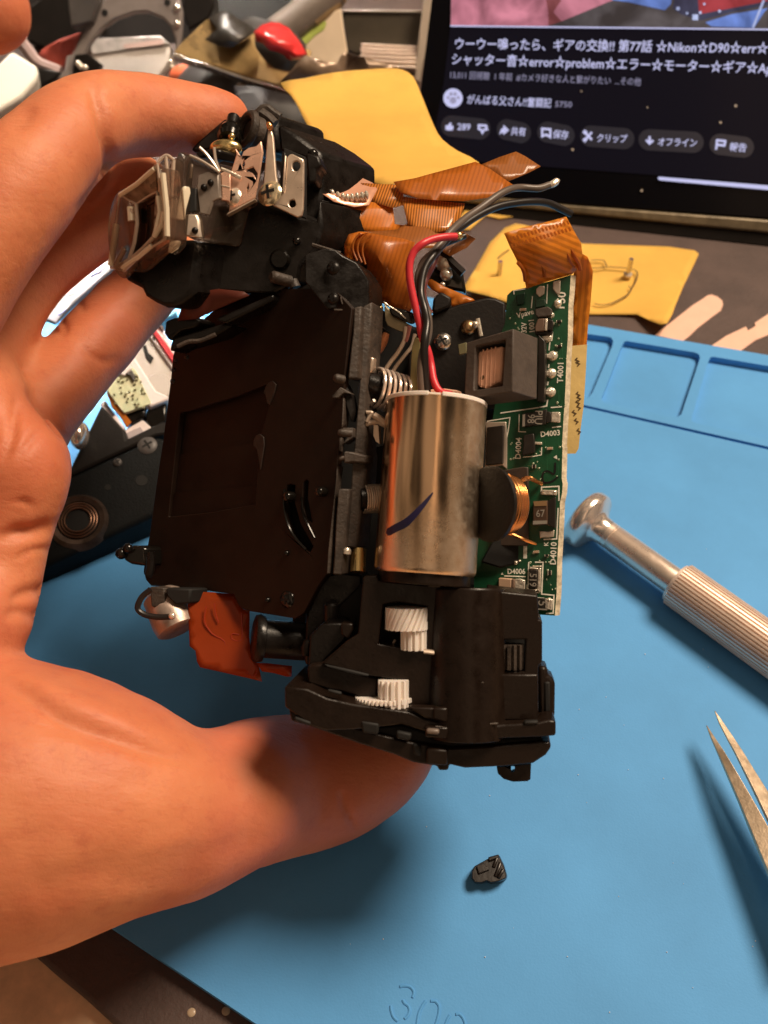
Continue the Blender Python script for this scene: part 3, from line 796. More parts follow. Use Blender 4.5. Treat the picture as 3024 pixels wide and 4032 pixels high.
bm = BM()
for x, y, r in ((390, 512, 17), (320, 530, 12), (305, 590, 14), (298, 665, 17)):
    p = PS.at(*Z1('F', x, y)); blob(bm, p, -PSB, r * .00003, .0003)
part('rivet', bm, M_blackgloss)

# ---- right rails and corner bracket
def rail(pts, off=0, th=.004, m=M_frame, k='N', bev=.25, name='side_rail'):
    bm = BM(); prism(bm, pl(PF, k, pts, off), PFB * th); return part(name, bm, m, bevel=bev)
rail([(0, 0), (200, -60), (330, -50), (420, 20), (560, 90), (622, 170), (695, 290), (695, 700), (690, 790), (660, 800), (560, 762), (520, 605), (350, 592), (240, 600), (120, 450), (0, 300)], -.6, .006, M_black, 'Q', .4, 'corner_bracket')
rail([(505, -210), (585, -250), (575, 0), (548, 330), (530, 580), (524, 1040), (536, 1090), (520, 1350), (470, 1720), (455, 1900), (360, 1890), (385, 1600), (402, 1350), (412, 1180), (430, 1000), (455, 700), (478, 400), (490, 0)], .0, .005)
rail([(428, -200), (494, -215), (485, 0), (468, 424), (372, 424), (395, 200), (418, 0)], 1.1, .003)
rail([(292, 1380), (392, 1382), (372, 1600), (350, 1850), (326, 2135), (240, 2130), (255, 1950), (270, 1640)], 1.0, .003)
rail([(252, 1640), (268, 1380), (292, 1180), (276, 1180), (268, 1300), (232, 1640), (200, 1940), (190, 2125), (222, 2120)], .4, .002)
rail([(338, 1052), (420, 1062), (540, 1092), (532, 1160), (420, 1150), (338, 1160)], 1.3, .003)
rail([(298, 1100), (342, 1090), (338, 1130), (290, 1140)], 1.6, .002)
rail([(345, 450), (400, 560), (430, 700), (400, 800), (350, 640)], .2, .002, M_blackmatte)
bm = BM(); prism(bm, pl(PF, 'N', [(330, 590), (345, 590), (338, 810), (318, 850)], .6), PFB * .002)
prism(bm, pl(PF, 'N', [(235, 570), (310, 495), (420, 560), (340, 545), (290, 590), (240, 590)], 1.0), PFB * .001)
prism(bm, pl(PF, 'N', [(300, 940), (325, 935), (310, 1060), (296, 1040)], .8), PFB * .001)
prism(bm, pl(PF, 'N', [(330, 850), (420, 850), (425, 930), (350, 985), (325, 990), (385, 920), (330, 920)], .7), PFB * .002)
part('latch_hook', bm, M_frame, bevel=.2)
for x0, y0, x1, y1, r in ((255, 412, 335, 432, 36), (290, 890, 400, 900, 33)):
    a = V(*Z1('N', x0, y0), 12); b = V(*Z1('N', x1, y1), 11)
    bm = BM(); lathe(bm, a, b, [(0, .0002), (.08, r * .000013), (.3, r * .000018), (1, r * .000018)], 20); part('pin', bm, M_frame)
for x, y, r in ((310, 155, 72), (308, 490, 62)):
    cross_screw('screw', PF.at(*Z1('Q', x, y), .0003), dirw((-.35, 0, .9)), r * .0000145, M_black, .0007)
bm = BM()
for pts in ([(560, 590), (570, 640), (580, 700)], [(390, 470), (410, 540), (460, 580)], [(320, 608), (515, 615)]): tube(bm, pl(PF, 'Q', pts, .1), .00014, 6)
part('moulded_edge', bm, M_frame)

# ---- springs on the mirror drive
def helix(bm, a, b, r, turns, wire, lean=0.0):
    a, b = Vector(a), Vector(b); ax = b - a; u, v = perp(ax); pts = []
    n = int(turns * 18)
    for k in range(n + 1):
        t = k / n; an = 2 * math.pi * turns * t
        pts.append(a + ax * t + (u * math.cos(an) + v * math.sin(an)) * r)
    tube(bm, pts, wire, 8, sub=1)
a = V(*Z1('Q', 735, 1445), 5); b = V(*Z1('Q', 880, 1490), 3); 
a2 = a; b2 = a + dirw((.92, -.22, -.42)) * .0052
bm = BM(); helix(bm, a2, b2, .0030, 6.2, .00027); part('coil_spring', bm, mat('spring_steel', (.90, .76, .66), .25, .55))
bm = BM(); lathe(bm, a2 - (b2 - a2) * .25, b2 + (b2 - a2) * .05, [(0, .0021), (1, .0021)], 28); part('spring_post', bm, M_black)
bm = BM(); prism(bm, [V(x, y, 7) for x, y in Z('Q', (690, 1110), (755, 1130), (748, 1250), (720, 1300), (682, 1290))], PFB * .0012); part('spring_tab', bm, M_tin, bevel=.2)
a = V(*Z1('N', 505, 1470), 7); b = a + dirw((.95, .02, -.30)) * .0030
bm = BM(); helix(bm, a, b, .0021, 9, .00015); part('fine_spring', bm, M_steel2)
bm = BM(); lathe(bm, a - (b - a) * .2, b + (b - a) * .15, [(0, .0019), (1, .0019)], 28); part('spring_post', bm, M_black)
bm = BM(); lathe(bm, V(*Z1('N', 470, 1900), 7), V(*Z1('N', 462, 2110), 8), [(0, .0008), (.05, .0012), (1, .0012)], 24); part('brass_post', bm, M_brass)
bm = BM(); lathe(bm, V(*Z1('N', 372, 1893), 9.5), V(*Z1('N', 366, 1950), 9.5), [(0, .0003), (.4, .0006), (1, .0006)], 16); part('pin', bm, M_solder)
bm = BM()
prism(bm, [V(x, y, 7) for x, y in Z('N', (600, 820), (640, 830), (650, 990), (620, 970), (598, 920))], PFB * .001)
tube(bm, [V(x, y, 8) for x, y in Z('N', (600, 740), (650, 770), (705, 815))], .0005, 8); tube(bm, [V(x, y, 7.5) for x, y in Z('N', (530, 820), (600, 800), (640, 800), (700, 830))], .0004, 8)
tube(bm, [V(x, y, 8) for x, y in Z('N', (535, 715), (585, 720), (560, 760), (540, 800))], .0003, 8)
part('contact_spring', bm, M_tin)
bm = BM(); prism(bm, [V(x, y, 3) for x, y in Z('N', (540, 1080), (600, 1020), (700, 1000), (690, 1350), (520, 1345), (530, 1180))], PFB * .004); part('motor_cradle', bm, M_hole, bevel=.3)

# ---- motor
MT, MB_ = V(*Z1('I', 693, 322), 9.0), V(*Z1('I', 618, 1428), 11.0)
MAX = (MB_ - MT); MR = .00742
bm = BM(); lathe(bm, MT, MB_, [(0, MR), (.97, MR), (.988, MR * .985), (1, MR * .95)], 96); mot = part('motor', bm, M_can, smooth=30)
# plastic end cap with a notch
bm = BM(); up = -MAX.normalized(); uu, vv = perp(MAX)
tow = (CAM - MT); tow = (tow - MAX * tow.dot(MAX) / MAX.length_squared).normalized(); sd = MAX.normalized().cross(tow)
segs = 96; an0 = math.radians(-6); 
def capring(a0, a1):
    n = max(2, int((a1 - a0) / (2 * math.pi) * segs)); rows = []
    for k in range(n + 1):
        an = a0 + (a1 - a0) * k / n; d = tow * math.cos(an) + sd * math.sin(an)
        rows.append([bm.verts.new(MT + d * rr + up * hh) for rr, hh in ((MR + .00008, -.00015), (MR + .00008, .00050), (MR - .0012, .00058), (MR - .0012, -.00015))])
    for i in range(n):
        for j in range(4):
            q = (j + 1) % 4; bm.faces.new((rows[i][j], rows[i][q], rows[i + 1][q], rows[i + 1][j]))
    bm.faces.new(rows[0]); bm.faces.new(list(reversed(rows[-1])))
sg = 1 if (sd.dot(dirw((1, 0, 0))) > 0) else -1
n0, n1 = (-.16, .10)
if sg < 0: n0, n1 = -n1, -n0
capring(n1, 2 * math.pi + n0)
bmesh.ops.recalc_face_normals(bm, faces=bm.faces)
part('end_cap', bm, M_white, parent=mot, bevel=.12)
bm = BM(); lathe(bm, MT + up * .0001, MT + up * .0003, [(0, MR - .001), (1, MR - .001)], 48); part('end_plate', bm, M_copper, parent=mot)
bm = BM(); p = MT + tow * (MR - .0002) + up * .00005 + sd * sg * (-.00025); hexa(bm, p - sd * .0008, sd * .0016, up * .0003, -tow * .001); part('cap_tab', bm, M_white, parent=mot, bevel=.05)
def on_motor(px, py, off=.00003):
    r = ray(px, py); a = MAX.normalized(); w = CAM - MT
    d = r - a * r.dot(a); e = w - a * w.dot(a)
    A_, B_, C_ = d.dot(d), 2 * d.dot(e), e.dot(e) - (MR + off) ** 2
    t = (-B_ - math.sqrt(max(0, B_ * B_ - 4 * A_ * C_))) / (2 * A_); p = CAM + r * t
    ww = p - MT; return p, (ww - a * ww.dot(a)).normalized()
bm = BM(); pts = spline([Vector(p) for p in Z('I', (385, 1150), (430, 1125), (490, 1095), (540, 1050), (600, 985), (645, 930), (672, 895))], 6)
pn = [on_motor(p.x, p.y) for p in pts]; m_ = len(pn)
wid = [.00118 * (1 - .9 * max(0, (i / m_ - .35) / .65)) for i in range(m_)]
strip(bm, [p for p, n in pn], wid, [n for p, n in pn])
p0, nn0 = on_motor(*Z1('I', 385, 1150), .00003)
tu, tv = perp(nn0); bm.faces.new([bm.verts.new(p0 + (tu * math.cos(k / 16 * 6.2832) + tv * math.sin(k / 16 * 6.2832)) * .00059 + nn0 * .00004) for k in range(16)])
part('ink_mark', bm, mat('blue_ink', (.014, .011, .045), .35, var=.3, vscale=400), parent=mot)
bm = BM(); lathe(bm, MB_ - MAX * .01, MB_ + MAX.normalized() * .0016, [(0, MR * .9), (1, MR * .9)], 64); part('motor_flange', bm, M_gbox, parent=mot, bevel=.2)

# ---- gearbox
GB = dirw((.12, .05, -.99))
def gb(pts, z, th, name='gearbox_wall', m=M_gbox, holes=(), bev=.3, tilt=0, parent=cm):
    bm = BM(); f = [V(x, y, z) for x, y in Z('K', *pts)]
    prism(bm, f, GB * th, holes=[[V(x, y, z) for x, y in Z('K', *h)] for h in holes]); return part(name, bm, m, bevel=bev, parent=parent)
gb([(230, 350), (520, 60), (950, 90), (1460, 150), (1465, 820), (1000, 830), (330, 680), (230, 600)], 4, .010, 'gearbox_core', M_hole)
gb([(525, 30), (600, 22), (612, 52), (760, 66), (940, 82), (1010, 98), (1010, 770), (985, 765), (812, 740), (772, 722), (772, 595), (640, 578), (560, 568), (300, 500), (400, 412), (432, 382), (497, 340)], 13.5, .0028,
   'gearbox_housing', holes=[[(634, 178), (720, 168), (800, 180), (872, 190), (872, 330), (866, 428), (735, 418), (606, 396), (618, 300)]])
bm = BM(); lathe(bm, V(*Z1('K', 1085, 92), 10), V(*Z1('K', 1085, 905), 12), [(0, .0056), (.01, .0058), (1, .0058)], 48); part('gearbox_column', bm, M_gbox, bevel=.2)
gb([(1195, 96), (1240, 104), (1475, 130), (1482, 262), (1500, 268), (1500, 498), (1478, 512), (1480, 832), (1230, 832), (1222, 500)], 13.2, .006, 'gearbox_wall',
   holes=[[(1268, 372), (1410, 372), (1404, 546), (1262, 546)]])
gb([(1248, 560), (1478, 560), (1480, 812), (1240, 815)], 13.9, .002)
gb([(1478, 516), (1528, 520), (1530, 566), (1556, 580), (1570, 612), (1568, 800), (1480, 800)], 11, .005, bev=.5)
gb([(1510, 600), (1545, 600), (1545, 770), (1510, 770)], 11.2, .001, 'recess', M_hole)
gb([(222, 515), (300, 505), (555, 570), (605, 580), (600, 700), (520, 690), (410, 655), (330, 642), (222, 608)], 12.6, .005)
gb([(235, 350), (300, 285), (400, 280), (430, 300), (430, 372), (300, 500), (225, 520)], 10.5, .006, m=M_black)
gb([(400, 280), (470, 283), (472, 320), (440, 375), (405, 345)], 12.5, .003)
gb([(96, 626), (160, 632), (222, 640), (330, 690), (470, 722), (620, 742), (780, 765), (860, 800), (990, 832), (1230, 838), (1480, 822), (1535, 808), (1574, 815), (1574, 895), (1500, 902), (1240, 912), (1000, 908), (860, 872), (735, 835), (480, 862), (330, 868), (240, 845), (98, 738)], 16, .019, 'base_plate')
gb([(120, 752), (132, 815), (240, 846), (330, 878), (500, 938), (700, 1000), (800, 1042), (930, 1062), (935, 1085), (988, 1085), (992, 1052), (1080, 1072), (1300, 1062), (1450, 1046), (1520, 1000), (1548, 960), (1545, 930), (1500, 925), (1240, 950), (1000, 962), (760, 925), (480, 850), (250, 800)], 15, .018, 'base_plate')
gb([(480, 862), (735, 838), (860, 874), (1000, 912), (1240, 914), (1500, 904), (1505, 926), (1240, 952), (1000, 964), (760, 928)], 14, .006, 'base_gap', M_hole)
gb([(1252, 1066), (1440, 1048), (1436, 1132), (1420, 1142), (1340, 1145), (1290, 1130), (1258, 1100)], 12, .0012, 'mounting_lug', holes=[[(1330, 1060), (1352, 1062), (1350, 1088), (1332, 1095)]])
gb([(770, 740), (990, 745), (1000, 835), (860, 800)], 16.4, .002, m=M_gbox); gb([(905, 742), (985, 744), (985, 826), (905, 806)], 16.8, .001)
gb([(860, 845), (990, 850), (985, 912), (862, 905)], 17, .003); gb([(868, 858), (940, 862), (938, 892), (868, 886)], 17.6, .001, m=mat('grey_tab', (.15, .115, .095), .4))
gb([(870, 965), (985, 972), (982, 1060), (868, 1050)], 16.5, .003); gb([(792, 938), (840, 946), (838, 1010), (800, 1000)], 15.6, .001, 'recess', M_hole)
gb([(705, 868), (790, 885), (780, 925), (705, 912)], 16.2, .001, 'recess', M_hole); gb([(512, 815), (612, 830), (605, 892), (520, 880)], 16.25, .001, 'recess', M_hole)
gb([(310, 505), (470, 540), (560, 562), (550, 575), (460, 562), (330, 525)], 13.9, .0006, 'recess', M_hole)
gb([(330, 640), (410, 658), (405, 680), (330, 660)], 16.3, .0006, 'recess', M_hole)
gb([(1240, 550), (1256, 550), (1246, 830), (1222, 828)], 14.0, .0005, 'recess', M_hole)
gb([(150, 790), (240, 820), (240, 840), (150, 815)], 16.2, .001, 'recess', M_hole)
gb([(980, 610), (1015, 612), (1010, 700), (975, 690)], 15.2, .001)
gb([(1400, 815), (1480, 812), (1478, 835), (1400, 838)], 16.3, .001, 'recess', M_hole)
bm = BM()
for pts in ([(1065, 600), (1180, 606)], [(880, 78), (945, 80)], [(1188, 832), (1260, 828)], [(920, 845), (985, 852)], [(1080, 914), (1140, 912)]): tube(bm, [V(x, y, 16.6 if y > 700 else (17.0 if 590 < y < 620 else 13.8)) for x, y in Z('K', *pts)], .00016, 6)
part('edge_glint_rib', bm, M_frame)
# gears seen through the windows
def gearp(k, x, y0, y1, r, z, teeth, dep, tw=0, name='gear', m=M_white):
    bm = BM(); gear(bm, V(*Z1(k, x, y0), z), V(*Z1(k, x, y1), z), r, teeth, dep, tw); return part(name, bm, m, bevel=0)
gearp('K', 762, 196, 314, .0031, 12.6, 22, .0005, .5)
gearp('K', 800, 312, 425, .0019, 13.0, 12, .0005)
gearp('K', 690, 590, 735, .0022, 13.6, 14, .0005)
gearp('K', 640, 678, 702, .0042, 12.0, 40, .0006)
gearp('K', 1332, 395, 528, .0018, 12.0, 12, .0006, name='worm', m=M_frame)
bm = BM(); tube(bm, [V(x, y, 14) for x, y in Z('K', (855, 434), (912, 440))], .0004, 8, flat=.5); part('gear_shim', bm, M_tin)
bm = BM(); tube(bm, [V(x, y, 11) for x, y in Z('K', (700, 372), (690, 392), (700, 408))], .0002, 6); part('shim_edge', bm, M_tin)

# ---- lower left: solenoid, red flex, roller
bm = BM(); lathe(bm, V(*Z1('J', 300, 470), -6), V(*Z1('J', 420, 720), -4), [(0, .0024), (.1, .0032), (.75, .0036), (.95, .0034), (1, .0028)], 36); part('solenoid', bm, mat('grey_metal', (.42, .33, .28), .4, .6, var=.3, vscale=200, bump=.2, bscale=600))
bm = BM(); prism(bm, [V(x, y, -2) for x, y in Z('J', (232, 430), (325, 440), (330, 560), (255, 568), (240, 560))], PSB * .003); part('bracket_tab', bm, M_frame, bevel=.2)
bm = BM(); tube(bm, [V(x, y, 0) for x, y in Z('J', (238, 450), (180, 500), (152, 570), (195, 612), (280, 630), (375, 628))], .00048, 10); part('looped_wire', bm, M_wire_k)
bm = BM(); ball(bm, V(*Z1('J', 378, 622), .5), .0006, 2); part('solder_joint', bm, M_solder)
bm = BM(); prism(bm, [V(x, y, -1.5) for x, y in Z('J', (330, 440), (500, 445), (490, 540), (400, 550), (345, 500))], PSB * .004); part('block', bm, M_hole, bevel=.3)
bm = BM(); film(bm, Z('J', (480, 540, -3), (500, 462, -4), (640, 468, -4), (790, 480, -4), (815, 540, -3), (840, 578, -3), (885, 590, -3), (880, 760, -1.5), (900, 900, -1), (942, 942, -1), (965, 1052, -1), (880, 1030, -1), (560, 958, -1), (540, 920, -1), (530, 850, -1.2), (492, 820, -1.4)), V, 30, lam=.15)
fl = part('red_flex', bm, M_kred, solid=.12)
bm = BM()
for pts in ([(655, 540), (660, 600), (680, 665)], [(830, 600), (835, 680), (830, 780), (770, 775), (770, 740), (815, 745)], [(600, 560), (590, 660), (640, 740), (720, 790), (730, 900), (760, 960), (880, 1000)], [(920, 935), (935, 980), (910, 1015), (870, 1000)]):
    tube(bm, [V(x, y, z) for x, y, z in Z('J', *[(a, b, -2.3 + (b - 540) / 350) for a, b in pts])], .00011, 6, sub=3)
part('flex_trace', bm, mat('dark_red_trace', (.30, .03, .008), .4), parent=fl)
bm = BM(); film(bm, Z('J', (930, 930, -1), (1000, 932, -1), (1160, 950, -1), (1158, 1018, -1), (1130, 1020, -1), (1040, 996, -1), (965, 985, -1)), V, 45); part('red_flex', bm, M_kred, solid=.12)
bm = BM(); a = V(*Z1('J', 905, 765), 1); b = V(*Z1('J', 1250, 790), -1); lathe(bm, a, b, [(0, .0028), (.03, .0036), (.10, .0038), (.2, .0036), (.22, .0030), (1, .0030)], 40); part('roller', bm, M_black)
bm = BM()
prism(bm, [V(x, y, 3) for x, y in Z('J', (1250, 600), (1330, 430), (1400, 345), (1480, 330), (1625, 350), (1620, 640), (1560, 700), (1500, 800), (1400, 830), (1280, 960), (1240, 940), (1240, 780))], GB * .006)
part('lower_block', bm, M_black, bevel=.5)
bm = BM()
lathe(bm, V(*Z1('J', 1415, 540), 6), V(*Z1('J', 1415, 670), 6), [(0, .0008), (.1, .0011), (.8, .0011), (1, .0009)], 20)
lathe(bm, V(*Z1('J', 1262, 780), 6), V(*Z1('J', 1258, 880), 6), [(0, .0006), (.5, .0010), (1, .0008)], 20)
lathe(bm, V(*Z1('J', 1320, 800), 8), V(*Z1('J', 1320, 950), 8), [(0, .0008), (1, .0008)], 16)
part('boss', bm, M_black)
bm = BM(); prism(bm, [V(x, y, 9) for x, y in Z('J', (1330, 805), (1480, 812), (1470, 832), (1335, 826))], GB * .001); part('ledge', bm, M_frame, bevel=.2)
bm = BM(); prism(bm, [V(x, y, -8) for x, y in Z('J', (42, 200), (90, 160), (205, 172), (212, 300), (100, 285), (60, 262))], PSB * .006); 
ball(bm, V(*Z1('J', 45, 215), -7.5), .0010, 2); ball(bm, V(*Z1('J', 90, 182), -7.2), .0009, 2); part('release_stub', bm, M_blackgloss, bevel=.5)
bm = BM(); tube(bm, [V(x, y, -4) for x, y in Z('J', (235, 205), (240, 260), (228, 340), (215, 360))], .0007, 8); part('edge_rib', bm, M_black)
# ---- circuit board
PB = Plane(V(2170, 1900, 4.5), dirw((-.30, .0, .954)))
PBB = dirw((.30, 0, -.954)); PBN = -PBB
EDGEV = dirw((.80, .02, -.60)) * .0011
bm = BM()
face = [PB.at(x, y) for x, y in Z('R', (545, 450), (600, 398), (735, 370), (1000, 300), (1238, 228), (1225, 420), (1212, 560), (1206, 900), (1190, 1150), (1178, 1500), (1158, 1800), (1142, 2100))] + \
       [PB.at(x, y) for x, y in Z('S', (1378, 700), (1366, 1100), (1380, 1185), (1372, 1300), (1345, 1420), (1335, 1700))] + \
       [PB.at(x, y) for x, y in Z('T', (1322, 450), (1308, 700), (1300, 1100), (1285, 1280), (1276, 1408), (1060, 1392), (400, 1340), (220, 1300), (220, 300))] + \
       [PB.at(x, y) for x, y in Z('R', (420, 1600), (420, 1000), (490, 830), (520, 760))]
prism(bm, face, EDGEV, mi=0, mi_side=1)
pcb = part('circuit_board', bm, [M_pcb, M_edge])
def bat(k, pts, off=0): return [PB.at(x, y, off / 1000) for x, y in Z(k, *pts)]
def comp(k, pts, h, m, name, off=0, bev=.12):
    bm = BM(); prism(bm, bat(k, pts, h + off), PBB * (h / 1000)); return part(name, bm, m, parent=pcb, bevel=bev)
def solder(k, x, y, r, h=.5, name='solder_joint', asp=1):
    bm = BM(); p = PB.at(*Z1(k, x, y)); s = ZO[k][2] * 2 * D0 * TAN / 4032; blob(bm, p, PBN, r * s, h / 1000); return part(name, bm, M_solder, parent=pcb)
# power transformer: ferrite frame with a taped winding inside
dR = lambda x, y, z: V(*Z1('R', x, y), z)
c_t, c_b = dR(612, 812, 14.5), dR(602, 1502, 14.5)
l_t, l_b = dR(104, 962, 10.6), dR(76, 1572, 10.6)
r_t, r_b = dR(882, 902, 9.5), dR(866, 1592, 9.5)
u1 = ((l_t - c_t) + (l_b - c_b)) / 2; u2 = ((r_t - c_t) + (r_b - c_b)) / 2; uh = ((c_t - c_b) + (l_t - l_b) + (r_t - r_b)) / 3
PT1 = Plane((c_t + c_b) / 2, u1.cross(uh)); 
if PT1.n.dot(CAM - PT1.p) < 0: PT1 = Plane(PT1.p, -PT1.n)
bm = BM()
f1 = [c_t, c_b, l_b, l_t]; f1 = [PT1.at(*pxof(p)[:2]) for p in f1]
hole = [PT1.at(x, y) for x, y in Z('R', (198, 1010), (205, 1000), (520, 930), (527, 940), (492, 1430), (485, 1440), (190, 1482), (182, 1470))]
prism(bm, f1, u2, holes=[hole]); tf = part('transformer_core', bm, M_core, bevel=.22)
bm = BM(); prism(bm, [PT1.at(x, y, -.0008) for x, y in Z('R', (222, 1080), (240, 1058), (494, 998), (490, 1200), (474, 1388), (420, 1400), (322, 1468), (230, 1440), (212, 1424))], u2 * .8)
wd = part('winding', bm, M_winding, parent=tf, bevel=.35, seg=3)
bm = BM()
for x0, y0, x1, y1 in ((330, 1030, 310, 1462), (375, 1020, 360, 1440), (420, 1010, 405, 1405), (285, 1042, 262, 1450)): tube(bm, [PT1.at(*Z1('R', x0, y0), -.00080), PT1.at(*Z1('R', x1, y1), -.00080)], .00010, 6, sub=1)
part('winding_edge', bm, M_winding, parent=tf)
bm = BM(); p = PT1.at(*Z1('R', 275, 1346), -.00076); a_, b_ = perp(PT1.n); bm.faces.new([bm.verts.new(p + (a_ * .75 * math.cos(k / 16 * 6.283) + b_ * math.sin(k / 16 * 6.283)) * .00036) for k in range(16)]); part('dot_mark', bm, M_ink, parent=tf)
comp('R', [(885, 880), (955, 945), (960, 1290), (945, 1600), (868, 1605)], 2.2, M_chip, 'coil_former')
for x, y, r in ((1040, 1110, 54), (1025, 1300, 54), (1018, 1505, 54), (990, 915, 44)):
    solder('R', x, y, r); comp('R', [(x - 70, y - 22), (x, y - 30), (x, y + 30), (x - 70, y + 22)], .5, M_solder, 'pin')
comp('R', [(850, 600), (985, 570), (1030, 600), (1025, 670), (880, 690), (850, 660)], 1.3, M_core, 'capacitor'); solder('R', 1025, 668, 34, .6)
comp('R', [(845, 790), (880, 705), (950, 700), (945, 835), (850, 850)], 1.3, M_ceramd, 'capacitor'); comp('R', [(952, 700), (985, 700), (978, 830), (948, 834)], 1.35, M_solder, 'capacitor_end'); comp('R', [(987, 706), (1045, 720), (1035, 835), (980, 830)], 1.2, M_chip, 'capacitor')
solder('R', 1030, 760, 30, .9); comp('R', [(840, 850), (1040, 838), (1030, 870), (860, 885)], .8, M_chip, 'chip')
comp('R', [(858, 380), (900, 345), (955, 350), (950, 430), (900, 470), (858, 430)], .25, M_steel2, 'solder_pad'); comp('R', [(1045, 300), (1125, 280), (1122, 440), (1080, 430), (1040, 380)], .25, M_steel2, 'solder_pad')
comp('R', [(850, 500), (960, 490), (960, 565), (850, 590)], .5, mat('pad_green', (.02, .05, .03), .4), 'chip')
solder('R', 1095, 540, 44, .6)
comp('R', [(640, 440), (740, 420), (730, 540), (650, 560)], .5, mat('dark_green_chip', (.004, .03, .016), .4), 'chip')
comp('R', [(8, 985), (100, 960), (105, 1080), (20, 1100)], .5, mat('pale_pad', (.25, .24, .13), .5), 'chip')
# chips, diodes, resistors
comp('S', [(372, 372), (640, 366), (652, 600), (648, 985), (590, 940), (366, 975)], .5, M_steel2, 'chip_terminal'); comp('S', [(385, 440), (605, 412), (600, 600), (590, 912), (376, 938)], 1.6, M_chip, 'chip')
comp('S', [(855, 262), (1080, 225), (1170, 200), (1155, 400), (1060, 405), (850, 440)], 1.2, M_chip, 'chip'); comp('S', [(1228, 238), (1348, 238), (1345, 378), (1225, 372)], .5, M_solder, 'chip_terminal'); comp('S', [(1160, 230), (1222, 236), (1220, 372), (1158, 385)], .8, M_chip, 'chip_lead')
comp('S', [(868, 545), (1000, 520), (1012, 640), (1010, 770), (850, 812), (862, 640)], 1.1, M_chip, 'chip'); comp('S', [(1000, 628), (1108, 632), (1106, 668), (1000, 664)], .5, M_solder, 'chip_terminal')
comp('S', [(990, 1404), (1178, 1396), (1176, 1712), (988, 1722)], 1.7, mat('diode_top', (.075, .042, .026), .4), 'diode'); comp('S', [(1182, 1400), (1288, 1345), (1280, 1760), (1180, 1712)], .9, M_chip, 'diode')
comp('S', [(1102, 1255), (1308, 1262), (1300, 1330), (1102, 1322)], .45, M_solder, 'diode_terminal'); solder('S', 1278, 1288, 26, .55)
comp('T', [(1072, 300), (1190, 310), (1270, 285), (1262, 378), (1180, 385), (1078, 395)], .45, M_steel2, 'diode_terminal'); solder('T', 1235, 320, 28, .5)
comp('T', [(945, 768), (1055, 790), (1050, 806), (940, 800)], .6, M_solder, 'resistor_end'); comp('T', [(940, 806), (1050, 808), (1038, 1056), (926, 1050)], .7, M_chip, 'resistor')
comp('T', [(1055, 792), (1096, 784), (1086, 1108), (1042, 1080)], .35, M_solder, 'solder_fillet'); comp('T', [(926, 1058), (1040, 1062), (1036, 1085), (924, 1080)], .6, M_solder, 'resistor_end')
comp('T', [(980, 752), (1105, 752), (1100, 778), (980, 768)], .2, M_solder, 'solder_pad'); comp('T', [(978, 1095), (1080, 1092), (1070, 1120), (975, 1118)], .2, M_solder, 'solder_pad')
comp('T', [(540, 915), (708, 928), (704, 1086), (538, 1078)], 1.3, M_ceram, 'capacitor'); comp('T', [(710, 930), (748, 932), (744, 1090), (706, 1088)], 1.3, M_ceramd, 'capacitor'); comp('T', [(750, 930), (820, 925), (885, 945), (880, 1070), (746, 1090)], .9, M_solder, 'capacitor_end'); solder('T', 865, 965, 34, .95)
comp('T', [(1050, 1178), (1142, 1182), (1138, 1325), (1048, 1330)], .7, M_chip, 'resistor'); comp('T', [(1146, 1180), (1190, 1192), (1248, 1192), (1236, 1335), (1146, 1322)], .5, M_solder, 'resistor_end'); solder('T', 1205, 1205, 34, .6)
for x, y, r in ((770, 715, 30), (820, 690, 18), (640, 720, 26), (530, 730, 18)): solder('T', x, y, r, .4)
# printed white lines and reference codes
bm = BM()
def pr(k, pts, w=12, closed=False, off=.05): strip(bm, bat(k, pts, off), w * ZO[k][2] * 2 * D0 * TAN / 4032, PBN, closed=closed)
pr('R', [(895, 1670), (975, 1655), (985, 1585)], 14); pr('R', [(1020, 1672), (1142, 1662)], 12); pr('R', [(470, 1732), (890, 1672)], 12); pr('R', [(1040, 850), (1030, 940), (970, 960)], 12); pr('R', [(1010, 960), (1000, 1050)], 12)
pr('R', [(1000, 1200), (995, 1240)], 14); pr('R', [(990, 1390), (985, 1430)], 14); pr('R', [(820, 460), (808, 590)], 10); pr('R', [(985, 330), (975, 540)], 10); pr('R', [(620, 440), (615, 400), (740, 380)], 9)
pr('S', [(395, 360), (690, 312), (675, 430), (640, 640)], 12); pr('S', [(395, 360), (365, 975)], 8); pr('S', [(812, 270), (805, 495), (900, 500)], 12); pr('S', [(1240, 442), (1358, 428)], 14); pr('S', [(860, 830), (1000, 818), (1100, 800), (1105, 700)], 12)
pr('S', [(1100, 1315), (1103, 1222), (1330, 1210), (1330, 1400)], 16); pr('T', [(1320, 0), (1300, 405), (1130, 412)], 16); pr('T', [(1205, 390), (1205, 410)], 14)
pr('T', [(615, 888), (895, 898)], 14); pr('T', [(925, 1060), (935, 715), (960, 705)], 16); pr('T', [(1015, 708), (1122, 710), (1105, 1125), (1265, 1140), (1255, 1375), (1160, 1378)], 16); pr('T', [(820, 1122), (905, 1128), (915, 1000)], 14); pr('T', [(1050, 1170), (1140, 1176)], 9)
pr('T', [(890, 480), (888, 660)], 46)
for k, pts in (('S', [(1258, 832), (1300, 802), (1310, 858)]), ('T', [(572, 872), (590, 842), (606, 872)])): bm.faces.new([bm.verts.new(p) for p in bat(k, pts, .05)])
ed = (PB.at(2170, 1500) - PB.at(2162, 1900)).normalized(); ex = ed.cross(PBN)
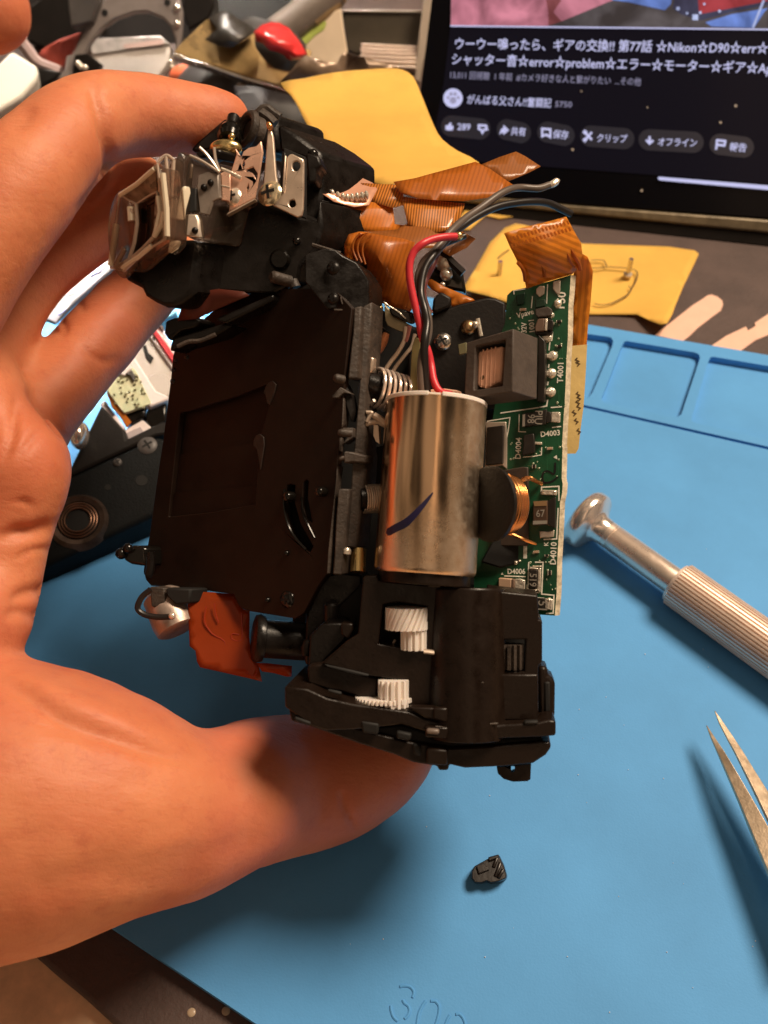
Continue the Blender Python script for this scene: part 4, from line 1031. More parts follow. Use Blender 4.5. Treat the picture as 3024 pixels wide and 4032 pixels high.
def wr(s, k, a, b, rot=False, bold=.02):
    p = PB.at(*Z1(k, *a), .00005); q = PB.at(*Z1(k, *b), .00005); xd = (q - p).normalized(); yd = PBN.cross(xd)
    t = BM(); wd_ = text_faces(t, s, (0, 0, 0), (1, 0, 0), (0, 1, 0), 1.0, bold=bold); kx = (q - p).length / wd_; vs = {}
    ky = max(kx, .00115) if len(s) > 1 else kx
    for v in t.verts: vs[v] = bm.verts.new(p + xd * v.co.x * kx + yd * v.co.y * ky)
    for f in t.faces:
        try: bm.faces.new([vs[v] for v in f.verts])
        except ValueError: pass
    t.free()
wr('T4001', 'R', (1150, 1405), (1158, 1185)); wr('Vpave', 'R', (655, 698), (838, 650)); wr('32V', 'R', (755, 860), (755, 742)); wr('1001', 'R', (845, 860), (835, 715)); wr('F50', 'R', (1165, 600), (1185, 415))
wr('D4003', 'S', (1090, 566), (1345, 540)); wr('D4004', 'S', (828, 858), (840, 575)); wr('K', 'T', (1190, 500), (1192, 442)); wr('D4010', 'T', (1288, 745), (1300, 448)); wr('D4006', 'T', (655, 862), (890, 862))
part('silkscreen', bm, M_silk, parent=pcb, smooth=0)
bm = BM()
def wr2(s, k, a, b, h):
    global bm
    p = PB.at(*Z1(k, *a), h); q = PB.at(*Z1(k, *b), h); xd = (q - p).normalized(); yd = PBN.cross(xd)
    t = BM(); wd_ = text_faces(t, s, (0, 0, 0), (1, 0, 0), (0, 1, 0), 1.0, bold=.01); kx = (q - p).length / wd_; vs = {}
    for v in t.verts: vs[v] = bm.verts.new(p + xd * v.co.x * kx + yd * v.co.y * kx * 1.1)
    for f in t.faces: bm.faces.new([vs[v] for v in f.verts])
    t.free()
wr2('519', 'T', (950, 850), (945, 1025), .00075); wr2('51', 'T', (1062, 1205), (1058, 1330), .00075); wr2('67', 'S', (1030, 1612), (1150, 1605), .00176)
wr2('98', 'S', (925, 265), (918, 385), .00125); wr2('PIU', 'S', (1020, 215), (1012, 400), .00125)
h = .00176
for pts in ([(992, 1662), (1176, 1656), (1174, 1700), (990, 1710)],): bm.faces.new([bm.verts.new(PB.at(*p, h)) for p in Z('S', *pts)])
bm.faces.new([bm.verts.new(PB.at(*p, .00125)) for p in Z('S', (855, 275), (888, 268), (885, 425), (852, 430))])
part('chip_print', bm, M_chiptext, parent=pcb, smooth=0)
bm = BM(); bm.faces.new([bm.verts.new(PB.at(*p, .00178)) for p in Z('S', (995, 1408), (1172, 1400), (1170, 1465), (1010, 1470))]); part('chip_band', bm, mat('tan_band', (.28, .17, .08), .5), parent=pcb, smooth=0)
bm = BM(); pts = [PB.at(v.x, v.y, .00006) for v in spline([Vector(p) for p in Z('S', (1282, 900), (1278, 1000), (1260, 1050), (1180, 1010), (1125, 1040), (1115, 1110), (1145, 1165), (1240, 1145), (1320, 1085))], 5)]
strip(bm, pts, .00028, PBN); part('pen_scribble', bm, mat('black_ink', (.008, .008, .010), .35), parent=pcb, smooth=0)
# fine traces, vias and tiny parts on the free green areas
random.seed(21); bm = BM(); vb = BM()
for (k, x0, x1, y0, y1, n_) in (('R', 1060, 1190, 620, 1120, 9), ('R', 560, 820, 470, 800, 8), ('R', 1090, 1190, 1450, 1640, 4), ('S', 930, 1340, 560, 1180, 12), ('T', 930, 1290, 470, 690, 9), ('T', 1135, 1290, 720, 1110, 5), ('S', 700, 800, 300, 960, 5)):
    for _ in range(n_):
        x, y = random.uniform(x0, x1), random.uniform(y0, y1); L_ = random.uniform(40, 150); dx_ = random.choice((-1, 0, 1)) * random.uniform(12, 40)
        cl_ = lambda a, lo, hi: max(lo, min(hi, a))
        pp = [(x, y), (x, cl_(y + L_, y0, y1)), (cl_(x + dx_, x0, x1), cl_(y + L_ + abs(dx_), y0, y1 + 20))]
        strip(bm, bat(k, pp, .02), 5 * ZO[k][2] * 2 * D0 * TAN / 4032, PBN)
        p = PB.at(*Z1(k, *pp[-1])); blob(vb, p, PBN, random.uniform(.00010, .00019), .00007, seg=10)
part('copper_trace', bm, mat('trace_green', (.026, .15, .07), .3, coat=.3), parent=pcb, smooth=0); part('via', vb, mat('via_tin', (.45, .50, .36), .3, .4), parent=pcb)
for k, x, y, w_, h_ in (('R', 1085, 720, 44, 26), ('R', 1090, 990, 40, 24), ('R', 690, 590, 52, 30), ('S', 985, 930, 34, 46), ('S', 1180, 700, 60, 34), ('T', 1000, 560, 60, 32), ('T', 1190, 820, 34, 60), ('T', 1150, 610, 40, 26)):
    comp(k, [(x, y), (x + w_, y - 3), (x + w_, y + h_ - 3), (x, y + h_)], .35, M_ceram if w_ > 50 else M_chip, 'tiny_part', bev=.05)
    comp(k, [(x - 9, y), (x, y), (x, y + h_), (x - 9, y + h_)], .36, M_solder, 'tiny_part_end', bev=.03); comp(k, [(x + w_, y - 3), (x + w_ + 9, y - 3), (x + w_ + 9, y + h_ - 3), (x + w_, y + h_ - 3)], .36, M_solder, 'tiny_part_end', bev=.03)
# drum inductor
bm = BM(); prism(bm, [PB.at(x, y, .0008) for x, y in Z('S', (470, 1030), (600, 1000), (860, 955), (925, 960), (930, 1180), (932, 1900), (920, 1990), (470, 1990))], PBB * .0008); part('inductor_base', bm, mat('inductor_base', (.045, .03, .022), .5, var=.3, vscale=300), parent=pcb, bevel=.15)
i0 = V(*Z1('S', 405, 1440), 14.6); axd = dirw((.83, .0, -.56)); i1 = i0 + axd * .0052
bm = BM(); lathe(bm, i0, i1, [(0, .0050), (.03, .0054), (.13, .0054), (.16, .0050), (.17, .0030), (1, .0030)], 56); dr = part('inductor_drum', bm, mat('ferrite_black', (.008, .0065, .0055), .42, var=.3, vscale=400, bump=.15, bscale=1500), smooth=30)
bm = BM(); prof = []
nn = 8
for k in range(nn):
    t0 = .18 + .62 * k / nn; t1 = .18 + .62 * (k + 1) / nn; rr = .0044 - .0001 * abs(k - 3)
    for f in (0, .15, .35, .5, .65, .85): prof.append((t0 + (t1 - t0) * f, rr + .00022 * math.sin(math.pi * f)))
lathe(bm, i0, i1, prof, 56); part('copper_winding', bm, M_copper, parent=dr, smooth=60)
bm = BM(); tube(bm, [PB.at(*p[:2], p[2] * .001) for p in Z('S', (790, 1210, 2.5), (830, 1150, 2.4), (890, 1112, 2.2), (960, 1110, 2), (1050, 1155, 1), (1105, 1178, .3))], [.00018, .00030, .00040, .00038, .0003, .0003], 8); part('copper_lead', bm, M_copper, parent=dr)
bm = BM(); tube(bm, [PB.at(*p[:2], p[2] * .001) for p in Z('S', (560, 1840, 3), (650, 1826, 3), (720, 1840, 2.5), (850, 1895, 2), (960, 1940, 1), (1030, 1965, .3))], [.0002, .0003, .0003, .0003, .0003, .0002], 8); part('copper_lead', bm, M_copper, parent=dr)
bm = BM(); prism(bm, [V(x, y, 3) for x, y in Z('S', (480, 1900), (900, 1850), (900, 2200), (560, 2280), (300, 2200))], PBB * .003); part('block', bm, M_hole, bevel=.3)

# ---- black mounting block behind the motor wires
bm = BM(); prism(bm, [V(x, y, -4) for x, y in Z('H', (690, 885), (740, 860), (850, 822), (990, 788), (1040, 792), (1095, 818), (1092, 950), (1040, 1040), (1100, 1400), (560, 1400), (560, 1100), (640, 1000))], dirw((.1, 0, -1)) * .006); part('mounting_block', bm, M_blackmatte, bevel=.4)
bm = BM(); prism(bm, [V(x, y, -3.0) for x, y in Z('H', (690, 870), (700, 790), (740, 755), (800, 790), (790, 840), (720, 870))], dirw((.1, 0, -1)) * .006); part('mounting_boss', bm, M_blackmatte, bevel=.4)
cross_screw('screw', V(*Z1('H', 750, 1030), -3.6), dirw((-.1, .1, 1)), .0015, M_steel, .0009)
bm = BM(); blob(bm, V(*Z1('H', 890, 952), -3.8), dirw((0, .2, 1)), .0013, .0009); part('rivet', bm, mat('bronze', (.42, .27, .14), .3, 1))
bm = BM(); blob(bm, V(*Z1('H', 925, 940), -3.4), dirw((.3, .3, 1)), .0006, .0008); tube(bm, [V(x, y, -3.4) for x, y in Z('H', (942, 905), (950, 950), (960, 1000))], .00035, 8); part('solder_joint', bm, M_solder)
bm = BM()
for x, y, r in ((760, 600, .0016), (770, 665, .0011), (750, 720, .0005)): ball(bm, V(*Z1('H', x, y), -7), r, 2)
part('solder_joint', bm, M_solder)
bm = BM(); prism(bm, [V(x, y, -9) for x, y in Z('H', (640, 560), (720, 540), (860, 650), (880, 760), (760, 740), (660, 720))], GB * .004); part('inner_block', bm, M_blackgloss, bevel=.5)
bm = BM(); tube(bm, [V(x, y, -6) for x, y in Z('H', (735, 525), (800, 600), (862, 658))], .0007, 8); part('dark_lead', bm, M_wire_k)
bm = BM(); film(bm, Z('H', (650, 700, -5), (690, 690, -5), (760, 730, -5), (915, 795, -4), (925, 805, -4), (800, 842, -4.5), (785, 800, -5), (690, 745, -5)), V, 30); part('orange_flex', bm, M_k1, solid=.12)
# mirror mechanism levers between rail and motor
bm = BM()
prism(bm, [V(x, y, 2) for x, y in Z('Q', (862, 520), (880, 560), (905, 590), (1050, 690), (1110, 760), (1075, 850), (1000, 830), (900, 780), (872, 720))], PFB * .0006); part('lever_plate', bm, mat('olive_plate', (.30, .26, .17), .4, .7, var=.2, vscale=300), bevel=.15)
bm = BM(); prism(bm, [V(x, y, 3.2) for x, y in Z('Q', (905, 590), (960, 570), (1080, 600), (1180, 640), (1195, 740), (1150, 760), (1050, 720), (940, 670))], PFB * .001); part('lever_cover', bm, M_blackgloss, bevel=.3)
bm = BM(); tube(bm, [V(x, y, 3.6) for x, y in Z('Q', (862, 525), (930, 575), (1020, 630), (1100, 705))], .00012, 6); part('wire_clip', bm, M_solder)
bm = BM(); prism(bm, [V(x, y, 3) for x, y in Z('Q', (745, 560), (800, 575), (840, 560), (830, 605), (780, 612))], PFB * .001); part('contact_tab', bm, M_brass, bevel=.2)
bm = BM(); prism(bm, [V(x, y, 1) for x, y in Z('Q', (720, 830), (790, 760), (880, 830), (890, 870), (800, 960), (700, 980))], PFB * .002); part('inner_block', bm, M_hole, bevel=.2)
bm = BM(); tube(bm, [V(x, y, 2.4) for x, y in Z('Q', (890, 865), (850, 950), (790, 1040), (720, 1110))], [.0005, .0008, .0009, .0007], 10); part('copper_arm', bm, mat('copper_brown', (.42, .15, .06), .35, .6))
bm = BM(); tube(bm, [V(x, y, 2.6) for x, y in Z('Q', (735, 960), (730, 1010), (715, 1080))], [.0003, .0004, .0003], 8); part('copper_contact', bm, M_copper)
for pts, m, r in (([(1100, 790), (1085, 930), (1020, 1060), (930, 1180), (868, 1275)], M_tin, .00034), ([(1200, 870), (1165, 1000), (1090, 1100), (1010, 1200), (960, 1280)], M_tin, .0003), ([(1140, 780), (1110, 900), (1090, 950)], mat('pink_lead', (.30, .10, .08), .4), .0004)):
    bm = BM(); tube(bm, [V(x, y, 3) for x, y in Z('Q', *pts)], r, 8, flat=.5); part('spring_leg', bm, m)
bm = BM(); prism(bm, [V(x, y, 5) for x, y in Z('Q', (1165, 1010), (1200, 900), (1262, 930), (1255, 1060), (1222, 1540), (1150, 1540), (1142, 1420))], PFB * .0006); part('olive_strip', bm, mat('olive_strip', (.24, .20, .085), .35, .4, var=.2, vscale=300), bevel=.1)
bm = BM(); film(bm, Z('Q', (640, 60, -6), (1050, 30, -6), (1180, 260, -5), (1170, 600, -5), (940, 590, -5), (800, 510, -5), (700, 560, -6), (690, 300, -6)), V, 40); part('dark_flex', bm, M_k2, solid=.1)
bm = BM(); prism(bm, [V(x, y, 4) for x, y in Z('H', (680, 1290), (760, 1285), (835, 1295), (840, 1330), (680, 1330))], PFB * .002); part('copper_terminal', bm, M_winding, bevel=.2)

# ---- wires
def wire(k, pts, r, m, name, flat=1): 
    bm = BM(); tube(bm, [V(x, y, z) for x, y, z in Z(k, *pts)], r, 12, flat=flat); return part(name, bm, m)
wire('H', [(822, 458, 4), (770, 460, 5), (700, 472, 6), (640, 498, 7), (595, 540, 7), (572, 600, 7), (570, 670, 7), (580, 740, 7), (600, 830, 7), (622, 920, 7), (640, 1010, 7), (670, 1080, 7), (688, 1160, 7), (702, 1240, 8), (735, 1300, 8.5), (800, 1318, 8.6)], .00057, M_wire_r, 'red_wire')
wire('H', [(1450, 335, -14), (1390, 305, -13), (1330, 278, -12), (1250, 268, -10), (1150, 275, -8), (1050, 295, -6), (960, 335, -4), (880, 385, -2), (810, 440, 0), (745, 510, 2), (700, 560, 4), (650, 640, 5), (630, 760, 6), (650, 850, 7.2), (665, 930, 7.6), (655, 1010, 8.5), (650, 1080, 8.5), (655, 1200, 8), (668, 1330, 8)], .00062, M_wire_k, 'black_wire')
gw = wire('H', [(1330, 178, -12), (1270, 196, -11), (1180, 192, -10), (1120, 200, -8), (1050, 235, -6), (960, 300, -4), (880, 355, -2), (800, 425, 1), (730, 510, 3), (660, 590, 4), (618, 680, 4.5), (640, 800, 5.5), (670, 890, 7), (672, 990, 7.6), (640, 1100, 8), (632, 1200, 8), (640, 1330, 8)], .00060, M_wire_g, 'grey_wire')
bm = BM(); tube(bm, [V(x, y, z) for x, y, z in Z('H', (1322, 180, -12), (1350, 172, -12), (1370, 158, -12.2), (1383, 152, -12.4))], [.0005, .00062, .0006, .0003], 10); part('tinned_tip', bm, M_solder, parent=gw)
bm = BM(); ball(bm, V(*Z1('H', 838, 455), 3.6), .0007, 2); part('tinned_tip', bm, M_brass)
wire('H', [(720, 545, 2), (690, 620, 3), (655, 690, 3), (640, 760, 4), (655, 830, 4), (680, 880, 4)], .0006, mat('maroon_insulation', (.12, .03, .03), .4), 'maroon_wire')
wire('H', [(870, 455, -2), (760, 500, 0), (700, 540, 1), (640, 600, 2), (620, 680, 2)], .0005, M_wire_k, 'black_wire')

# ---- orange ribbon cables behind the shutter
def ribbon(k, pts, m, name='ribbon_cable', uv=.3, step=38, extra=(), sm=0, solid=.06):
    bm = BM(); film(bm, Z(k, *pts), V, step, uvdir=uv, extra=Z(k, *extra) if extra else (), smooth_edge=sm); return part(name, bm, m, solid=solid)
ribbon('H', [(50, 390, -8), (85, 240, -8), (200, 262, -6), (370, 270, -7), (480, 300, -8), (490, 390, -8), (560, 400, -8), (470, 440, -7), (250, 430, -5), (215, 490, -5), (45, 488, -6)], M_k1, extra=[(250, 350, -3)])
ribbon('H', [(20, 186, -3), (65, 95, -6), (110, 104, -7), (200, 110, -9), (310, 138, -10), (370, 165, -10), (395, 200, -8), (350, 285, -4), (270, 297, -3), (160, 268, -2), (90, 220, -2)], M_kpk, 'silvered_tail', extra=[(200, 190, -7.5)])
bm = BM()
for x, y in ((150, 228), (180, 240), (208, 248), (232, 252), (258, 250), (285, 246), (312, 242), (335, 236)): ball(bm, V(*Z1('H', x, y), -4.2), .0006, 2, scale=(.7, 1, 1.5))
part('solder_joint', bm, M_solder)
ribbon('H', [(305, 165, -9), (400, 172, -9), (492, 175, -9), (535, 200, -9), (540, 285, -8), (480, 302, -7), (375, 272, -7)], M_ks, uv=.35)
ribbon('H', [(520, 238, -9), (600, 250, -8), (872, 278, -10), (860, 320, -9), (825, 405, -7), (760, 425, -6), (700, 442, -6), (560, 392, -6), (540, 300, -7)], M_ks, uv=.12)
ribbon('H', [(484, 160, -8), (600, 140, -9), (700, 112, -11), (820, 80, -13), (930, 50, -15), (1010, 90, -15), (1142, 182, -14), (1080, 210, -13), (1000, 245, -11), (870, 265, -9), (740, 262, -8), (620, 252, -7), (520, 216, -7)], M_k2, extra=[(760, 200, -7)])
ribbon('H', [(960, 66, -16), (1060, 25, -18), (1150, -5, -19), (1200, 20, -19), (1285, 76, -18), (1220, 110, -17), (1110, 156, -15)], M_k3)
ribbon('H', [(245, 432, -4), (380, 430, -4), (500, 420, -6), (560, 385, -7), (620, 334, -8), (680, 355, -8), (752, 396, -8), (850, 425, -8), (930, 470, -8), (880, 520, -6), (790, 565, -5), (720, 520, -4), (650, 520, -3), (590, 560, -3), (560, 640, -2), (520, 560, -1), (420, 470, -2)], M_k3, extra=[(600, 430, -4.5)])
ribbon('H', [(214, 560, -2), (218, 490, -1), (240, 445, -1), (300, 430, -1), (360, 440, 0), (450, 455, 0), (540, 470, -1), (600, 490, -2), (580, 560, -2), (560, 640, -2), (580, 720, -2), (602, 832, -3), (560, 884, -3), (480, 850, -3), (420, 812, -3), (350, 690, -3), (312, 610, -3)], M_k2, extra=[(420, 600, 1.5), (330, 520, .5)], solid=.15)
ribbon('H', [(214, 560, -1), (216, 500, -.4), (238, 450, -.4), (290, 432, -.4), (345, 436, -.2), (290, 446, .2), (262, 480, .4), (250, 530, .5), (268, 590, .5), (240, 575, 0)], M_k1)
for pts in ([(300, 440), (270, 480), (262, 530), (285, 590)], [(330, 446), (295, 486), (288, 540), (310, 600)], [(360, 452), (322, 492), (314, 545), (330, 610)]):
    bm = BM(); tube(bm, [V(x, y, .9) for x, y in Z('H', *pts)], .00018, 6); part('ribbon_trace', bm, M_k2)
# tall ribbon and its leg at the board's right edge
rc = ribbon('H', [(1085, 440, 12), (1190, 408, 11), (1310, 380, 10), (1424, 350, 9), (1452, 402, 8.6), (1478, 450, 8), (1504, 492, 7), (1512, 560, 6), (1480, 640, 5.5), (1455, 664, 5.3), (1330, 700, 5.4), (1206, 742, 5.6), (1196, 690, 6.5), (1162, 602, 8.5), (1120, 520, 10.5)], M_kr, uv=-1.18, step=26, extra=[(1300, 560, 10.5), (1380, 540, 9.6), (1240, 600, 9)])
bm = BM()
for off in (0, 26):
    for k in range(17):
        x0 = 1115 + k * 19.5 + off * .35; y0 = 462 - k * 5.6 + off * 1.4
        strip(bm, [V(*Z1('H', x0, y0), 12.9 - k * .15 - off * .01), V(*Z1('H', x0 + 10, y0 + 20), 12.8 - k * .15 - off * .01)], .00028, dirw((0, 0, 1)))
part('solder_finger', bm, M_k2, parent=rc, smooth=0)
bm = BM()
for pts in ([(1245, 548), (1275, 590), (1300, 640), (1305, 675)], [(1300, 535), (1330, 585), (1355, 640)], [(1400, 520), (1430, 560), (1450, 600), (1470, 620)], [(1425, 500), (1460, 550), (1490, 600), (1500, 640)], [(1160, 600), (1190, 640), (1200, 700)]):
    tube(bm, [V(x, y, 10.6 - (x - 1160) * .010 - max(0, y - 560) * .012) for x, y in Z('H', *pts)] and [V(x, y, 10.9 - (a - 1160) * .0112 - max(0, b - 560) * .022) for (x, y), (a, b) in zip(Z('H', *pts), pts)], .0003, 6)
part('ribbon_crease', bm, M_k2, parent=rc)
ribbon('R', [(1268, 230, 2), (1300, 60, 4), (1330, -20, 5), (1420, 30, 4), (1455, 110, 3), (1478, 190, 2), (1472, 290, 1), (1450, 560, 0), (1425, 780, -1), (1410, 1010, -2), (1300, 1020, -2), (1246, 1030, -2), (1250, 700, -1), (1258, 420, 0)], M_kr, uv=.08, step=24)
bm = BM(); prism(bm, [V(x, y, -1.6) for x, y in Z('R', (1240, 1000), (1416, 984), (1400, 1300), (1378, 1650), (1345, 1900), (1322, 2120), (1290, 2172), (1180, 2176), (1190, 1700), (1225, 1300))], GB * .00025)
tp_ = part('masking_tape', bm, M_tan)
bm = BM()
random.seed(5)
for k in range(9):
    y0 = (1130, 1160, 1500, 1540, 1590, 1640, 1700, 1790, 1900)[k]; x0 = 1300 + random.uniform(-25, 30)
    strip(bm, [V(x, y, -1.55) for x, y in Z('R', (x0, y0), (x0 - 20, y0 + 20), (x0 + 16, y0 + 38), (x0 - 8, y0 + 62))], .0002, dirw((0, 0, 1)))
part('pencil_scribble', bm, M_ink, parent=tp_, smooth=0)
# ================================================================== viewfinder
def acrylic(name, col, clear, rough=.05):
    """thin clear plastic: partly see-through, partly a glossy refracting body"""
    m = mat(name, col, rough, trans=.75, ior=1.30, spec=.7)
    n = m.node_tree.nodes; l = m.node_tree.links
    tr = n.new('ShaderNodeBsdfTransparent'); tr.inputs['Color'].default_value = (*[min(1, c ** .3) for c in col], 1)
    mx = n.new('ShaderNodeMixShader'); mx.inputs['Fac'].default_value = clear
    l.new(n['Principled BSDF'].outputs['BSDF'], mx.inputs[1]); l.new(tr.outputs['BSDF'], mx.inputs[2]); l.new(mx.outputs['Shader'], n['Material Output'].inputs['Surface'])
    return m
M_clear = acrylic('clear_acrylic', (.40, .28, .21), .66, .02)
M_smoke = acrylic('smoky_acrylic', (.16, .12, .09), .42, .03)
M_glint = mat('glint_pale', (.90, .80, .62), .1, trans=.2)  # pale colour standing in for glints on the finder
M_facet = mat('glint_facet', (.045, .026, .018), .08, col2=(.95, .82, .66), vscale=420, coat=.8)  # bright highlights painted into the facet colour
M_wine = mat('dark_lens', (.006, .003, .0025), .12, spec=.3)
M_rim = mat('pale_edge_glint', (.80, .66, .54), .12, trans=.5, ior=1.35)  # pale colour standing in for highlights along clear edges
VB = dirw((.62, .10, -.78))     # optical axis, into the camera
PV = Plane(V(*Z1('D', 200, 850), 13), dirw((-.62, -.10, .78)))
def vf(pts, z, th, m, name, bev=.3, holes=(), ax=None, parent=cm):
    bm = BM(); prism(bm, [V(x, y, z) for x, y in Z('D', *pts)], (ax or VB) * th, holes=[[V(x, y, z) for x, y in Z('D', *h)] for h in holes]); return part(name, bm, m, bevel=bev, parent=parent)
# black housing
vf([(520, 900), (650, 915), (712, 655), (830, 718), (1000, 634), (1290, 755), (1400, 780), (1420, 640), (1440, 820), (1400, 960), (1300, 1060), (1280, 1180), (1100, 1255), (940, 1248), (760, 1235), (660, 1240), (560, 1290), (480, 1340), (430, 1250), (430, 1010)], 3, .012, M_black, 'finder_housing', .6)
vf([(130, 1118), (255, 1012), (330, 975), (430, 905), (560, 900), (640, 930), (600, 1240), (480, 1342), (405, 1345), (330, 1310), (275, 1275), (250, 1222), (150, 1170)], 7, .010, M_black, 'finder_hood', .8)
vf([(255, 1110), (300, 1060), (420, 1010), (360, 1060), (270, 1112)], 7.2, .0006, M_blackgloss, 'hood_lip', .1)
vf([(1140, 140), (1300, 235), (1432, 335), (1442, 610), (1402, 780), (1300, 756), (1322, 372), (1205, 335), (1160, 330)], -2, .014, M_black, 'prism_cover', .6)
vf([(1300, 760), (1400, 780), (1440, 640), (1392, 900), (1310, 930), (1290, 850)], -1, .010, M_black, 'prism_cover', .5)
vf([(1290, 900), (1380, 925), (1500, 985), (1650, 1045), (1560, 1175), (1380, 1240), (1180, 1260), (1280, 1180)], 1, .008, M_black, 'prism_cover', .4)
vf([(560, 320), (640, 240), (790, 112), (845, 100), (960, 82), (1010, 110), (1060, 60), (1140, 90), (1160, 330), (1060, 330), (1040, 260), (920, 330), (840, 300), (620, 336)], -8, .012, M_black, 'flash_housing', .6)
# smoky glass blocks and clear eyepiece
p0 = [(60, 1082), (118, 606), (240, 520), (365, 408), (418, 896), (230, 1030), (150, 1108)]
bm = BM(); f = [PV.at(x, y) for x, y in Z('D', *p0)]
hl = [PV.at(x, y) for x, y in Z('D', (226, 668), (300, 620), (362, 588), (372, 700), (335, 885), (200, 1020), (222, 880))]
prism(bm, f, VB * .0042, holes=[hl]); eye = part('eyepiece', bm, M_clear, bevel=.7, seg=2)
bm = BM(); ball(bm, PV.at(*Z1('D', 150, 865), -.0012), .0048, 4)
for v in bm.verts:
    q = v.co - PV.at(*Z1('D', 150, 865), -.0012); uu_ = dirw((0, 1, 0)); a = q.dot(PV.n); b = q.dot(uu_); c = q - PV.n * a - uu_ * b
    v.co = PV.at(*Z1('D', 150, 865), -.0012) + PV.n * a * .45 + uu_ * b * 1.35 + c * .55
part('eyepiece_lens', bm, M_clear, parent=eye)
bm = BM(); prism(bm, [PV.at(x, y, -.0010) for x, y in Z('D', (224, 672), (362, 588), (372, 700), (336, 886), (200, 1020), (220, 880))], VB * .001); part('eyepiece_window', bm, M_wine, parent=eye, bevel=.2)
bm = BM()
def edge(pts, r=.00012, pl_=PV, off=.0001): tube(bm, [pl_.at(x, y, off) for x, y in Z('D', *pts)], r, 8, sub=1)
fo = {q: PV.at(*Z1('D', *q), .0002) for q in ((58, 1082), (117, 606), (240, 520), (365, 408), (418, 896), (230, 1030), (150, 1106))}
fi = {q: PV.at(*Z1('D', *q), -.0013) for q in ((226, 668), (300, 620), (362, 588), (372, 700), (335, 885), (200, 1020), (222, 880))}
for a_, b_, c_, d_ in (((117, 606), (240, 520), (300, 620), (226, 668)), ((240, 520), (365, 408), (362, 588), (300, 620)), ((365, 408), (418, 896), (335, 885), (362, 588)), ((418, 896), (230, 1030), (200, 1020), (335, 885)), ((230, 1030), (150, 1106), (58, 1082), (200, 1020))):
    g = lambda q: fo.get(q) or fi.get(q)
    bm.faces.new([bm.verts.new(g(q)) for q in (a_, b_, c_, d_)])
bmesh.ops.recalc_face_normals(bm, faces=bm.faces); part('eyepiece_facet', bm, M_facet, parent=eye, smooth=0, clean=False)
bm = BM()
edge([(58, 1082), (117, 606)]); edge([(117, 606), (240, 520), (365, 408)]); edge([(58, 1082), (150, 1106), (230, 1030), (330, 950), (418, 896)], .00017); edge([(365, 408), (392, 640), (418, 896)], .00017)
edge([(226, 668), (300, 620), (362, 588)]); edge([(362, 588), (376, 700), (340, 885)], .00017); edge([(200, 1020), (270, 960), (340, 885)], .00028); edge([(226, 668), (232, 800), (215, 920), (180, 1030), (100, 1085)], .00028); edge([(117, 606), (170, 640), (226, 668)])
edge([(205, 700), (196, 740), (200, 780)], .0005); edge([(150, 960), (120, 1020), (95, 1070)], .0004)
part('eyepiece_edge_glint', bm, M_rim, parent=eye)  # edge highlights modelled as slim pale tubes
bm = BM()
edge([(62, 1070), (78, 960), (100, 800)], .0005); edge([(372, 620), (384, 720), (352, 870)], .00042); edge([(135, 1085), (240, 1015), (330, 940)], .00035); edge([(400, 470), (424, 700), (428, 880)], .0004); edge([(150, 1100), (110, 1040), (150, 960)], .00017); edge([(192, 690), (198, 780)], .0006); edge([(345, 880), (395, 800), (408, 720)], .0004); edge([(120, 612), (230, 540), (345, 440)], .00035)
part('bevel_glint', bm, M_glint, parent=eye)  # white highlights modelled as pale strips on the bevels
bm = BM()
for pts in ([(420, 352), (440, 640), (432, 900)], [(472, 382), (455, 650), (440, 900)], [(362, 402), (420, 352), (472, 382)], [(405, 700), (375, 820), (355, 885)]): tube(bm, [V(x, y, 12.8) for x, y in Z('D', *pts)], .00025, 8)
part('rim_edge_glint', bm, M_rim, parent=eye)
vf([(362, 400), (420, 350), (472, 380), (452, 640), (432, 905), (345, 888), (375, 700)], 12.5, .0022, M_clear, 'eyepiece_rim', .5, parent=eye)
vf([(470, 402), (488, 345), (512, 320), (532, 352), (545, 420), (520, 700), (498, 935), (440, 1000), (432, 960)], 11, .0018, M_smoke, 'frame_ring', .35)
vf([(510, 570), (540, 545), (545, 590), (515, 700), (508, 775), (482, 770), (490, 690)], 11.6, .0012, M_glint, 'painted_glint', .3)  # lamp reflection given as an added pale piece
vf([(440, 915), (495, 905), (470, 960), (425, 990)], 11.8, .001, M_glint, 'painted_glint', .2)
vf([(540, 430), (575, 352), (650, 388), (762, 455), (770, 640), (716, 652), (690, 760), (650, 918), (540, 884), (528, 700)], 9.5, .008, M_smoke, 'lens_block', .5)
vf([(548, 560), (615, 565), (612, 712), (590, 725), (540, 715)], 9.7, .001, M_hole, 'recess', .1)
vf([(540, 735), (615, 735), (630, 770), (640, 890), (536, 875)], 9.8, .001, M_steel2, 'lens_shim', .2)
vf([(630, 480), (690, 455), (760, 470), (768, 630), (720, 650), (690, 740), (640, 730), (620, 560)], 9.6, .0006, mat('grey_film', (.26, .22, .19), .35, .5, var=.3, vscale=250), 'lens_shim', .15)
for x, y in ((668, 560), (712, 528), (610, 842)):
    bm = BM(); p = V(*Z1('D', x, y), 9.9); ball(bm, p, .0005, 2); part('pin', bm, M_black)
bm = BM()
for pts in ([(575, 352), (660, 392), (770, 462)], [(640, 300), (690, 350), (770, 458)], [(735, 300), (745, 380), (770, 455)], [(588, 410), (580, 500)]): tube(bm, [V(x, y, 9.8) for x, y in Z('D', *pts)], .00022, 6)
part('moulded_edge', bm, M_steel2)
vf([(600, 330), (740, 300), (780, 320), (745, 380), (700, 350), (640, 372)], 6, .004, M_black, 'frame_top', .3)
